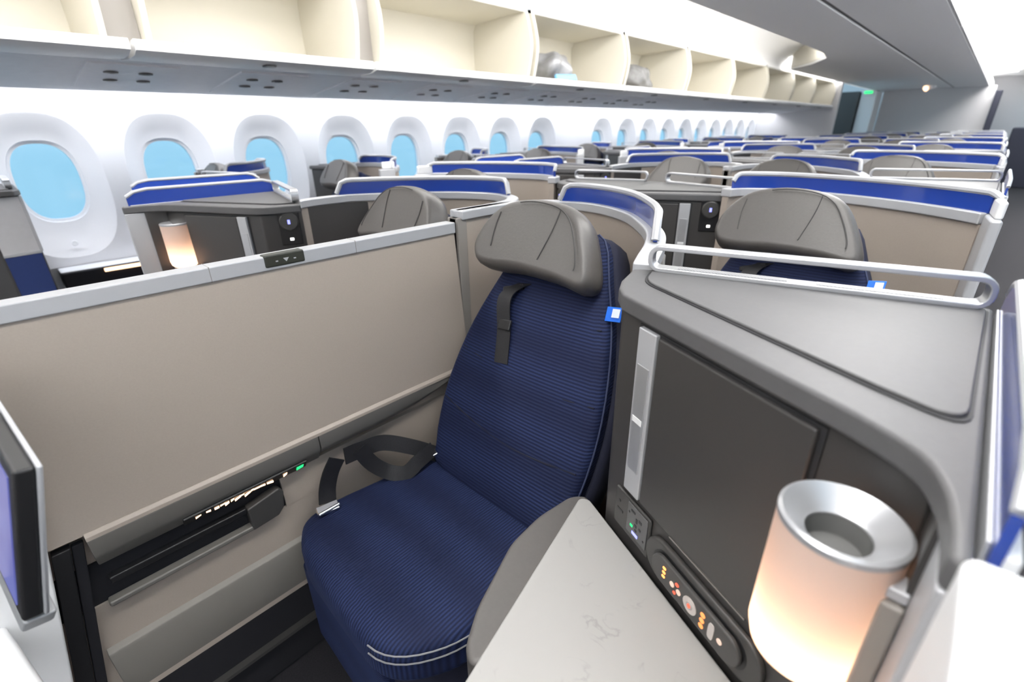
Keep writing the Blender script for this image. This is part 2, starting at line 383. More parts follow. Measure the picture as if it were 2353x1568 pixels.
# ceiling coves: bin head -> curved white panel -> centre line, both aisles, and the lamps hidden beside the centre panel
cprof = [(-2.535, 0.74), (-2.51, 0.80), (-2.44, 0.87), (-2.30, 0.94), (-2.1, 0.985), (-1.85, 1.01), (-1.05, 1.01)]
cb = MB()
for right in (0, 1):
    cb.rings([[(mx(x, right), -2.2, H + u) for x, u in cprof], [(mx(x, right), YE, H + u) for x, u in cprof]], False, False, closed=False)
struct(cb.build('ceiling', 'ceil'))
for right in (0, 1):
    y1 = 7.0 if not right else YE - 0.3
    for j in range(6):
        a = -2.0 + j * (y1 + 2.0) / 6; b = a + (y1 + 2.0) / 6 - 0.03
        x = sorted((mx(-1.655, right), mx(-1.635, right)))
        o = MB().box(x[0], x[1], a, b, H + 0.745, H + 0.86).build('cove_or_fill_lamp', 'cove', smooth=False, root=(mx(-1.645, right), (a + b) / 2, H + 0.745))
        tag(o, 'white light strip hidden along the %s edge of the grey centre ceiling panel' % ('right' if right else 'left'), 'light', 'cove light strips over the %s aisle' % ('right' if right else 'left'))
for j in range(3):  # strips added as fill so the bins below the lowered ceiling are lit
    a = 8.4 + j * 1.1
    o = MB().box(-2.425, -2.41, a, a + 1.06, H + 0.72, H + 0.80).build('cove_or_fill_lamp', 'cove', smooth=False, root=(-2.42, a + 0.5, H + 0.72))
    tag(o, 'unseen fill strip added above the lowered ceiling to light the far bins', 'light', 'added fill strips beside the far bins')
for right in (0, 1):  # unseen fill panels added to brighten the suites and the far bulkhead
    for j in range(10 if right else 6):
        a, b = -2.0 + 1.75 * j, -2.0 + 1.75 * j + 1.70
        x = sorted((mx(-1.70, right), mx(-2.02, right)))
        o = MB().box(x[0], x[1], a, b, H + 0.955, H + 0.975).build('fill_panel', 'down', smooth=False, root=((x[0] + x[1]) / 2, (a + b) / 2, H + 0.955))
        tag(o, 'unseen white fill panel added above the %s aisle' % ('right' if right else 'left'), 'light', 'added fill panels, ' + ('right' if right else 'left'))
# grey centre panels with the dark groove between them, and the lowered ceiling towards the bulkhead
def panel(x0, x1, pts=None):
    return MB().prism(pts or [(x0, -2.2), (x1, -2.2), (x1, YE), (x0, YE)], H + 0.71, H + 0.735)
low = [(-1.625, -2.2), (-1.056, -2.2), (-1.056, YE), (-2.40, YE), (-2.40, 8.3), (-2.30, 8.15), (-2.0, 7.75), (-1.72, 7.2), (-1.64, 6.7), (-1.625, 6.0)]
struct(MB().prism(low, H + 0.71, H + 0.735).build('trim_1', 'ceilgrey', bevel=0.006))
struct(panel(-1.022, -0.475).build('trim_2', 'ceilgrey', bevel=0.006))
struct(MB().box(-1.06, -1.018, -2.2, YE, H + 0.722, H + 0.74).build('trim_3', 'darkgrey'))
cl = [(-2.40, 8.3), (-2.30, 8.15), (-2.0, 7.75), (-1.72, 7.2), (-1.64, 6.7), (-1.625, 6.0)]
struct(MB().ribbon(cl, 0.012, [H + 0.735] * 6, [H + 1.0] * 6).build('trim_4', 'cream'))
struct(MB().box(-1.62, -1.60, -2.2, 6.0, H + 0.735, H + 1.0).build('trim_5', 'ceil'))
# service panel strip and the valance edge under the bins
def psu_prof(right): return [(mx(x, right), H + u) for x, u in [(-2.74, 0.288), (-3.0, 0.262), (-3.3, 0.226), (-3.42, 0.213), (-3.455, 0.216), (-3.46, 0.24), (-3.3, 0.262), (-2.74, 0.33)]]
BY1 = 11.55
for right in (0, 1):
    q = psu_prof(right); struct(MB().rings([[(x, -2.2, z) for x, z in q], [(x, BY1, z) for x, z in q]]).build('trim_%d' % (6 + right), 'psu'))
    segs = [(-2.1, 1.70), (1.90, 4.55), (4.70, 7.9), (8.05, 11.5)]
    for a, b in segs:
        x = sorted((mx(-3.66, right), mx(-3.56, right)))
        o = MB().box(x[0], x[1], a, b, H + 0.285, H + 0.30).build('wall_wash_or_fill_lamp', 'fill_r' if right else 'wash', smooth=False, root=(mx(-3.6, right), (a + b) / 2, H + 0.285))  # the right-hand strips are added fill for surfaces facing right
        tag(o, 'white light strip hidden behind the valance above the %s' % ('right side wall, added as fill' if right else 'windows'), 'light', 'wall wash light strips, ' + ('right' if right else 'left'))

# ------------------------------------------------------------------ overhead bins of the left aisle (open) and of the right aisle
def bin_(y0, L, right, label, m0=0.02, m1=0.02):
    t = thing('overhead_bin', label, 'overhead bin', (mx(-2.75, right), y0 + L / 2, H + 0.30), 'open overhead bins above the %s aisle' % ('right' if right else 'left'))
    a, b = y0 + m0, y0 + L - m1
    X = lambda x: mx(x, right)
    inner = [(-2.50, 0.326), (-2.80, 0.322), (-3.0, 0.34), (-3.03, 0.40), (-3.03, 0.66), (-3.0, 0.70), (-2.52, 0.718)]
    outer = [(-2.525, 0.736), (-3.02, 0.72), (-3.05, 0.68), (-3.05, 0.38), (-3.02, 0.315), (-2.80, 0.30), (-2.50, 0.305)]
    MB().rings([[(X(x), a, H + u) for x, u in inner + outer], [(X(x), b, H + u) for x, u in inner + outer]]).build('compartment', 'cream', t)
    side = [(-3.04, 0.305), (-2.51, 0.30), (-2.482, 0.40), (-2.465, 0.52), (-2.487, 0.635), (-2.522, 0.738), (-3.04, 0.725)]
    sc_ = [(p.x, p.y) for p in cat_([(x, u, 0) for x, u in side[1:6]], 4)]
    side = [side[0]] + sc_ + [side[6]]
    for y in (a, b - 0.022):
        MB().extr([(X(x), y, H + u) for x, u in side], (0, 0.022, 0)).build('side_panel', 'cream', t, bevel=0.004)
    lp = [(-2.755, 0.288), (-2.60, 0.278), (-2.50, 0.282), (-2.458, 0.296), (-2.452, 0.318), (-2.462, 0.332), (-2.50, 0.330), (-2.56, 0.30), (-2.755, 0.298)]
    lipo = MB().rings([[(X(x), y0 + 0.008, H + u) for x, u in lp], [(X(x), y0 + L - 0.008, H + u) for x, u in lp]]).build('bin_lip', 'binlip', t)
    MB().lathe((X(-2.515), (a + b) / 2, H + 0.279), [(0.03, 0.004), (0.03, -0.003), (0.016, -0.004)], 16, (0, 0, 1)).build('latch', 'darkgrey', lipo)
    MB().box(*sorted((X(-3.0), X(-2.56))), b + 0.001, b + 2 * m1 - 0.001, H + 0.31, H + 0.72).build('gap_filler', 'taupe2', t)
    hd = [(-2.525, 0.715), (-2.515, 0.735), (-2.53, 0.75), (-2.60, 0.75), (-2.60, 0.725)]
    MB().rings([[(X(x), a, H + u) for x, u in hd], [(X(x), b, H + u) for x, u in hd]]).build('header_rail', 'binlip', t)
    return t
ORD = ['first', 'second', 'third', 'fourth', 'fifth', 'sixth', 'seventh', 'eighth', 'ninth', 'tenth', 'eleventh', 'twelfth']
BE = [-1.93, -0.69, 0.55, 1.59, 2.87, 4.07, 5.27, 6.47, 7.67, 8.87, 10.07, BY1 - 0.02]   # where one bin ends and the next begins
for j in range(-2, 9):
    y0 = BE[j + 2]; L = BE[j + 3] - y0
    if j < 0: lab = 'open cream overhead bin cut off by the left edge of the photo' if j == -1 else 'open cream overhead bin beyond the left edge of the photo'
    elif j == 2: lab = 'open overhead bin above the windows holding a pale bag and light blue packet'
    elif j == 3: lab = 'open overhead bin above the windows holding a grey mottled bag'
    elif j == 0: lab = 'large empty open overhead bin at top left, above the nearest windows'
    elif j == 1: lab = 'empty open overhead bin just before the one with the light blue packet'
    else: lab = 'empty open overhead bin, %s beyond the one holding the grey mottled bag' % ORD[j - 4]
    bin_(y0, L, False, lab, 0.06 if j in (0, 1) else 0.02, 0.06 if j in (-1, 0) else 0.02)
# bags in the bins
def lump(name, m, c, r, label, cat, seed, root=None):
    rnd = random.Random(seed); b = bmesh.new(); bmesh.ops.create_icosphere(b, subdivisions=4, radius=1.0)
    ph = [(Vector((rnd.uniform(-1, 1), rnd.uniform(-1, 1), rnd.uniform(-1, 1))).normalized(), rnd.uniform(2, 5), rnd.uniform(0, 6)) for _ in range(9)]
    vs = []
    for v in b.verts:
        d = 1 + sum(0.045 * math.sin(f * 2 * v.co.dot(a) + p) for a, f, p in ph)
        p = Vector((v.co.x * r[0] * d, v.co.y * r[1] * d, v.co.z * r[2] * d)); p.z = max(p.z, -0.55 * r[2]); vs.append(p + Vector(c))
    q = MB().add(vs, [[x.index for x in f.verts] for f in b.faces]); b.free()
    o = q.build(name, m, ang=80, root=(c[0], c[1], c[2] - 0.55 * r[2])); tag(o, label, cat); return o
lump('wrapped_bundle', 'bagwhite', (-2.72, 3.33, H + 0.412), (0.16, 0.20, 0.13), 'pale grey wrapped bundle in the overhead bin, behind the light blue packet', 'bag', 3)
lump('fabric_bag', 'baggrey', (-2.72, 4.55, H + 0.412), (0.17, 0.24, 0.13), 'grey mottled bag lying in the fourth open overhead bin', 'bag', 5)
o = MB().slab((-2.535, 3.31, H + 0.356), (0, 1, 0.05), (-0.5, 0, 1), (1, 0, 0.5), 0.125, 0.024, 0.012).build('sealed_packet', 'packet', bevel=0.008, root=(-2.53, 3.31, H + 0.33))
tag(o, 'light blue packet lying at the front edge of the overhead bin', 'packet')
# reading light and vent plates under the bins
for j in range(9):
    y = 0.62 + 0.60 * j
    t = thing('service_panel', 'grey reading light plate under the bins, %s one from the left' % ORD[j], 'service panel', (-3.0, y, H + 0.25), 'reading light plates under the bins')
    f = lambda x: 0.288 - (abs(x) - 2.74) * 0.108 - 0.002
    P = [(-2.80, y - 0.17), (-3.33, y - 0.17), (-3.33, y + 0.17), (-2.80, y + 0.17)]
    MB().extr([(x, yy, H + f(x) + 0.004) for x, yy in P], (0, 0, -0.008)).build('plate', 'psu', t, bevel=0.002)
    for (dx, dy) in ((-2.95, -0.07), (-2.95, 0.06), (-3.12, -0.05), (-3.12, 0.08)):
        MB().lathe((dx, y + dy, H + f(dx) - 0.001), [(0.030, 0.002), (0.028, -0.008), (0.018, -0.008), (0.012, -0.002)], 16, (0, 0, 1)).build('reading_spot', 'darkgrey', t)

# bins on the centre line, right aisle side (bulging closed doors)
for j in range(8):
    y0 = -1.4 + 2.4 * j
    t = thing('centre_bin', 'white bin door beside the grey ceiling panel, %s along the right aisle' % ORD[j], 'overhead bin', (-0.46, y0 + 1.2, H + 0.72), 'white bin doors along the right edge of the ceiling panel')
    pr = [(-0.475, 0.712), (-0.455, 0.708), (-0.448, 0.725), (-0.455, 0.74), (-0.475, 0.74)]
    MB().rings([[(x, y0 + 0.01, H + u) for x, u in pr], [(x, y0 + 2.39, H + u) for x, u in pr]]).build('bin_lip', 'binlip', t)

# bulkheads at the end of the cabin
struct(MB().box(-3.9, -2.40, BY1, BY1 + 0.06, 0, H + 0.72).build('wall_bulkhead_left', 'bulk'))
struct(MB().box(-2.43, -2.385, BY1 - 0.015, BY1 + 0.075, 0, H + 0.72).build('trim_8', 'bulk', bevel=0.004))
struct(MB().box(-2.28, -0.32, 15.3, 15.36, 0, H + 0.71).build('wall_bulkhead_centre', 'bulk', bevel=0.004))
def simple(name, m, box, label, cat, bevel=0.01):
    x0, x1, y0, y1, z0, z1 = box
    o = MB().box(*box).build(name, m, bevel=bevel, root=((x0 + x1) / 2, (y0 + y1) / 2, z0)); tag(o, label, cat); return o
simple('galley_cabinet', 'darkgrey', (-3.2, -2.62, 14.5, 15.2, 0, H + 0.69), 'dark galley cabinet in the gap behind the left bulkhead', 'cabinet')
simple('galley_column', 'white', (-2.60, -2.30, 14.6, 15.3, 0, H + 0.69), 'white galley column between the dark cabinet and the grey bulkhead', 'column')
simple('aisle_shape', 'shape', (-0.31, -0.20, 15.0, 15.28, 0.02, H + 0.6), 'dark curtain added beside the grey bulkhead at the right aisle', 'shape')  # dark upright form added here, not identified as any real part
simple('far_shape', 'shape', (0.16, 0.75, 15.6, 16.4, 0.0, 1.22), 'dark cart at the far end of the right aisle, added at the right edge', 'mass', 0.03)  # unidentified dark form, added as a plain solid
t = thing('exit_sign', 'small green lit exit sign under the ceiling in the far gap', 'sign', (-2.44, 14.5, H + 0.60))
MB().box(-2.55, -2.35, 14.50, 14.54, H + 0.62, H + 0.70).build('sign_box', 'white', t, bevel=0.005)
MB().box(-2.53, -2.37, 14.495, 14.50, H + 0.635, H + 0.685).build('sign_face', 'green', t)
t = thing('ceiling_spotlight', 'small warm spotlight under the grey ceiling before the bulkhead', 'light', (-1.33, 14.2, H + 0.70))
MB().lathe((-1.33, 14.2, H + 0.71), [(0.10, 0.0), (0.10, -0.03), (0.07, -0.06), (0.03, -0.07)], 24).build('housing', 'ceilgrey', t)
MB().lathe((-1.40, 14.12, H + 0.655), [(0.055, 0.012), (0.055, -0.004), (0.03, -0.012)], 20, (0.5, 0.6, 0.5)).build('bulb', 'peach', t)

# ------------------------------------------------------------------ the seat (built where the nearest one stands)
BN = Vector((0, -1, 0.545)).normalized()
def back(u, t, w): return V(u, 0.64 + 0.545 * (0.85 - t), t) + BN * (w - 0.06)
def make_seat(aisle=False):
    s = thing('suite_seat', '', 'seat', (-0.73, 0.55, 0), None)
    out = cat_([(x, t, 0) for x, t in [(-0.885, 0.865), (-0.945, 0.81), (-0.972, 0.70), (-0.973, 0.60), (-0.955, 0.49), (-0.915, 0.375), (-0.875, 0.29), (-0.82, 0.225), (-0.70, 0.225),
               (-0.625, 0.24), (-0.575, 0.33), (-0.53, 0.42), (-0.497, 0.52), (-0.476, 0.63), (-0.474, 0.74), (-0.49, 0.83), (-0.53, 0.868)]], 3, True)
    out2 = [(p.x, p.y) for p in out]
    MB().pad(out2, back, 0.06, 0.022, 0.012).build('backrest', 'navy_z', s, ang=60)
    cx_, cy_ = -0.724, 0.56
    shell = [((x - cx_) * 1.035 + cx_ + (0.006 if x > cx_ else 0), (t - cy_) * 1.01 + cy_) for x, t in out2]
    MB().pad(shell, lambda u, t, w: back(u, t, w - 0.072), 0.085, 0.02, 0.0).build('back_shell', 'navy_dark', s, ang=60)
    # piping down the aisle-side edge, stitched seams across the back
    edge = [back(x + 0.001, t, 0.044) for x, t in out2 if x > -0.66 and t < 0.86]
    MB().tube(edge, 0.0022, 6).build('piping', mat('blue_grey_piping', (0.03, 0.04, 0.09), 0.7), s)
    sm = MB()
    for pts in ([(-0.815, 0.425), (-0.70, 0.438), (-0.545, 0.425)], [(-0.945, 0.555), (-0.80, 0.575), (-0.64, 0.585), (-0.50, 0.575)], [(-0.955, 0.69), (-0.80, 0.715), (-0.66, 0.725), (-0.49, 0.71)]):
        q = cat_([(x, t, 0) for x, t in pts], 6)
        sm.tube([back(p.x, p.y, 0.0655 if 2 < i < len(q) - 3 else 0.061) for i, p in enumerate(q)], 0.0022, 6)
    sm.build('seam', mat('navy_stitch', (0.006, 0.008, 0.022), 0.9), s)
    # headrest
    ho = cat_([(x, t, 0) for x, t in [(-0.925, 0.331), (-0.953, 0.302), (-0.955, 0.268), (-0.935, 0.225), (-0.895, 0.187), (-0.84, 0.169), (-0.77, 0.163), (-0.69, 0.172),
                (-0.637, 0.20), (-0.600, 0.25), (-0.578, 0.290), (-0.570, 0.315), (-0.576, 0.334), (-0.598, 0.342), (-0.63, 0.338), (-0.68, 0.332), (-0.79, 0.329), (-0.86, 0.334)]], 3, True)
    ho = [(p.x, p.y + 0.026) for p in ho]
    hf = lambda u, t, w: back(u, t, 0.062 + w)
    hr = MB().pad(ho, hf, 0.085, 0.042, 0.0, True, 0.42).build('headrest', 'leather', s, ang=180)
    st = MB()
    hc = (-0.765, 0.281)
    for f in (0.80,):
        q = [((x - hc[0]) * f + hc[0], (t - hc[1]) * f + hc[1] - 0.002) for x, t in ho]
        q = [p for p in q if p[0] > -0.84 and p[1] < 0.335]
    loop = [hf(x, t, 0.0915) for x, t in q]
    st.tube(loop, 0.0016, 6)
    q = cat_([(-0.700, 0.215, 0), (-0.705, 0.26, 0), (-0.722, 0.325, 0)], 5); st.tube([hf(p.x, p.y, 0.0865 + 0.0 * p.y) for p in q], 0.0014, 6)
    q = cat_([(-0.885, 0.235, 0), (-0.888, 0.27, 0), (-0.883, 0.315, 0)], 5); st.tube([hf(p.x, p.y, 0.0865) for p in q], 0.0014, 6)
    st.build('stitching', mat('dark_grey_stitch', (0.055, 0.052, 0.05), 0.7), hr)
    # strap on the backrest
    sp_ = [(-0.800, 0.372, 0.066), (-0.826, 0.40, 0.085), (-0.828, 0.43, 0.090), (-0.808, 0.49, 0.078), (-0.792, 0.55, 0.072), (-0.788, 0.562, 0.071)]
    sp_ = cat_(sp_, 5); L_ = []
    for p in sp_: L_.append([back(p.x - 0.022, p.y + 0.002, p.z), back(p.x + 0.022, p.y - 0.004, p.z), back(p.x + 0.022, p.y - 0.004, p.z + 0.003), back(p.x - 0.022, p.y + 0.002, p.z + 0.003)])
    strap = MB().rings(L_).build('shoulder_strap', 'belt', s)
    MB().slab(back(-0.832, 0.388, 0.068), (1, 0.08, 0.30), BN.cross(Vector((1, 0.08, 0.3))), BN, 0.036, 0.008, 0.004).build('strap_slot', 'black', strap, bevel=0.003)
    MB().slab(back(-0.808, 0.475, 0.083), (1, 0, 0.1), BN.cross(Vector((1, 0, 0.1))), BN, 0.021, 0.014, 0.004).build('strap_keeper', 'black', strap, bevel=0.003)
    # blue cloth tag at the side seam
    tg = MB().slab(back(-0.530, 0.386, 0.058), (1, 0.12, 0.10), (0, 0.3, 1), (-0.12, -1, 0.3), 0.019, 0.017, 0.0015).build('cloth_tag', 'tag', s, bevel=0.001)
    MB().slab(back(-0.524, 0.383, 0.061) + Vector((0, -0.0006, 0)), (1, 0.12, 0.10), (0, 0.3, 1), (-0.12, -1, 0.3), 0.009, 0.010, 0.0012).build('tag_emblem', 'tagmark', tg)
    # cushion
    co = cat_([(x, y, 0) for x, y in [(-0.972, 0.275), (-1.002, 0.31), (-1.008, 0.38), (-0.995, 0.48), (-0.975, 0.60), (-0.945, 0.675), (-0.85, 0.70), (-0.62, 0.70), (-0.51, 0.68), (-0.475, 0.60),
               (-0.470, 0.47), (-0.477, 0.39), (-0.495, 0.33), (-0.535, 0.27), (-0.585, 0.238), (-0.66, 0.233), (-0.80, 0.238), (-0.90, 0.246)]], 3, True)
    if aisle: co = cat_([(x, y, 0) for x, y in [(-0.955, 0.63), (-0.94, 0.675), (-0.85, 0.70), (-0.62, 0.70), (-0.51, 0.68), (-0.475, 0.60), (-0.470, 0.47), (-0.477, 0.39), (-0.495, 0.33), (-0.55, 0.29), (-0.66, 0.275), (-0.76, 0.285), (-0.80, 0.31), (-0.84, 0.375), (-0.89, 0.48), (-0.935, 0.58)]], 3, True)
    co = [(p.x, p.y) for p in co]; T = 0.10
    MB().pad(co, lambda u, v, w_: Vector((u, v, H - 0.862 - T + w_)), T, 0.030, 0.012).build('seat_cushion', 'navy_y', s, ang=60)
    fr = [p for p in co if p[1] < 0.40 and p[0] > -0.62]
    pp = MB().tube([Vector((x + 0.001, y - 0.001, H - 0.873)) for x, y in fr], 0.0017, 6)
    pp.tube([Vector((x + 0.002, y - 0.003, H - 0.892)) for x, y in fr], 0.0017, 6)
    pp.build('cushion_piping', 'piping', s)
    base = [(-0.95, 0.275), (-0.62, 0.262), (-0.535, 0.30), (-0.49, 0.40), (-0.485, 0.72), (-0.95, 0.72)]
    if aisle: base = [(-0.79, 0.37), (-0.62, 0.31), (-0.50, 0.36), (-0.485, 0.72), (-0.92, 0.72), (-0.87, 0.52)]
    MB().prism(arc_fillet(base, 0.02), 0.03, H - 0.955).build('seat_base', 'navy_dark', s)
    if aisle: return s
    lr = [(-0.985, 0.30), (-0.985, 0.262), (-0.63, 0.248), (-0.60, 0.252), (-0.60, 0.28), (-0.95, 0.30)]
    MB().prism(lr, 0.10, H - 0.975).build('leg_rest', 'navy_z', s, bevel=0.012, seg=3)
    # armrest beside the stone table
    ar = [(-0.455, 0.650), (-0.425, 0.675), (-0.400, 0.635), (-0.340, 0.36), (-0.330, 0.295), (-0.352, 0.272), (-0.378, 0.285), (-0.412, 0.34), (-0.462, 0.475), (-0.468, 0.56)]
    MB().prism(arc_fillet(ar, 0.02), H - 0.86, H - 0.700).build('armrest', 'armleather', s, bevel=0.022, seg=4)
    # lap belt bunched against the partition, its buckle hanging over the cushion edge
    def strip(pts, wd, nrm):
        q = cat_(pts, 6); r = []
        for i, p in enumerate(q):
            t_ = (q[min(i + 1, len(q) - 1)] - q[max(i - 1, 0)]).normalized(); a = Vector(nrm).cross(t_).normalized() * wd / 2; b_ = t_.cross(a).normalized() * 0.0018
            r.append([p - a - b_, p + a - b_, p + a + b_, p - a + b_])
        return r
    bl = MB()
    bl.rings(strip([V(-0.93, 0.66, 0.845), V(-0.955, 0.60, 0.80), V(-0.985, 0.53, 0.762), V(-0.992, 0.47, 0.755), V(-0.985, 0.42, 0.745)], 0.042, (1, 0.1, 0.3)))
    bl.rings(strip([V(-0.985, 0.46, 0.745), V(-0.975, 0.485, 0.80), V(-0.955, 0.52, 0.838), V(-0.925, 0.55, 0.842), V(-0.92, 0.59, 0.825), V(-0.93, 0.65, 0.82)], 0.040, (1, -0.3, 0.5)))
    bl.rings(strip([V(-0.985, 0.40, 0.74), V(-0.985, 0.378, 0.77), V(-0.985, 0.362, 0.81), V(-0.975, 0.352, 0.842)], 0.044, (1, 0, 0)))
    belt = bl.build('lap_belt', 'belt', s)
    bk = MB().slab(V(-0.965, 0.345, 0.850), (0.2, 1, 0), (1, -0.2, -0.5), (0.5, 0, 1), 0.026, 0.012, 0.007)
    bk.tube([V(-0.955, 0.318, 0.846), V(-0.955, 0.372, 0.846)], 0.005, 8)
    bk.build('buckle', 'chrome', belt, bevel=0.003)
    MB().slab(V(-0.925, 0.665, 0.83), (0.3, 1, 0.25), (1, -0.3, 0), (0, 0, 1), 0.028, 0.014, 0.004).build('belt_tongue', 'chrome', belt, bevel=0.003)
    return s

# ------------------------------------------------------------------ privacy shells
def band(path, i0, i1): return path[i0:i1]
def make_shell_a():
    s = thing('privacy_shell', '', 'seat shell', (-0.75, 1.1, 0))
    raw = [(-1.042, 0.885), (-1.046, 1.0), (-1.035, 1.10), (-1.0, 1.17), (-0.94, 1.215), (-0.86, 1.238), (-0.76, 1.215), (-0.65, 1.15), (-0.545, 1.04), (-0.478, 0.95), (-0.432, 0.86), (-0.402, 0.78), (-0.388, 0.742)]
    p = cat_([(x, y, 0) for x, y in raw], 5)
    zt = [H - 0.203 - 0.012 * max(0, (i - 48) / (len(p) - 48)) for i in range(len(p))]
    MB().ribbon([(q.x, q.y) for q in p], 0.024, [0.0] * len(p), [z - 0.026 for z in zt]).build('shell_panel', 'taupe', s)
    MB().ribbon([(q.x, q.y) for q in p], 0.040, [z - 0.026 for z in zt], zt).build('cap_rail', 'silver', s, bevel=0.004)
    a, b = 20, 51
    q = p[a:b]; m = len(q); top = []
    for i in range(m):
        e = min(1, min(i, m - 1 - i) / 2.5); top.append(H - 0.200 + 0.044 * math.sqrt(1 - (1 - e) ** 2) if e < 1 else H - 0.156)
    sc_ = MB().ribbon([(v.x, v.y) for v in q], 0.008, [H - 0.203] * m, top).build('blue_screen', 'blue', s)
    MB().tube([Vector((v.x, v.y, max(z, H - 0.203))) for v, z in zip(q, top)], 0.0085, 8).build('screen_frame', 'silver', sc_)
    MB().box(-1.065, -1.028, 0.872, 0.905, 0.55, H - 0.222).build('end_post', 'taupe2', s, bevel=0.003)
    return s
def make_shell_b():
    s = thing('privacy_shell', '', 'seat shell', (-0.29, 1.75, 0))
    raw = [(-0.655, 1.80), (-0.635, 1.855), (-0.58, 1.895), (-0.50, 1.915), (-0.36, 1.892), (-0.24, 1.85), (-0.12, 1.785), (-0.03, 1.715), (0.03, 1.655)]
    p = cat_([(x, y, 0) for x, y in raw], 5); m = len(p)
    MB().ribbon([(q.x, q.y) for q in p], 0.024, [0.0] * m, [H - 0.23] * m).build('shell_panel', 'taupe', s)
    MB().ribbon([(q.x, q.y) for q in p], 0.040, [H - 0.23] * m, [H - 0.202] * m).build('cap_rail', 'silver', s, bevel=0.004)
    q = p[3:]; m = len(q); top = []
    for i in range(m):
        e = min(1, min(i + 0.4, m + 1 - i) / 3.0); top.append(H - 0.203 + 0.048 * math.sqrt(max(0, 1 - (1 - e) ** 2)))
    sc_ = MB().ribbon([(v.x, v.y) for v in q], 0.008, [H - 0.203] * m, top).build('blue_screen', 'blue', s)
    MB().tube([Vector((v.x, v.y, z)) for v, z in zip(q, top)] + [V(0.043, 1.64, 0.165), V(0.046, 1.635, 0.20)], 0.0085, 8).build('screen_frame', 'silver', sc_)
    po = [(0.022, 1.665), (0.050, 1.66), (0.058, 1.55), (0.036, 1.55)]
    MB().prism(po, 0.0, H - 0.205).build('end_post', 'silver', s, bevel=0.006, seg=3)
    MB().prism([(0.030, 1.66), (0.050, 1.66), (0.056, 1.57), (0.040, 1.57)], H - 0.206, H - 0.165).build('post_cap', 'white', s, bevel=0.006, seg=3)
    return s

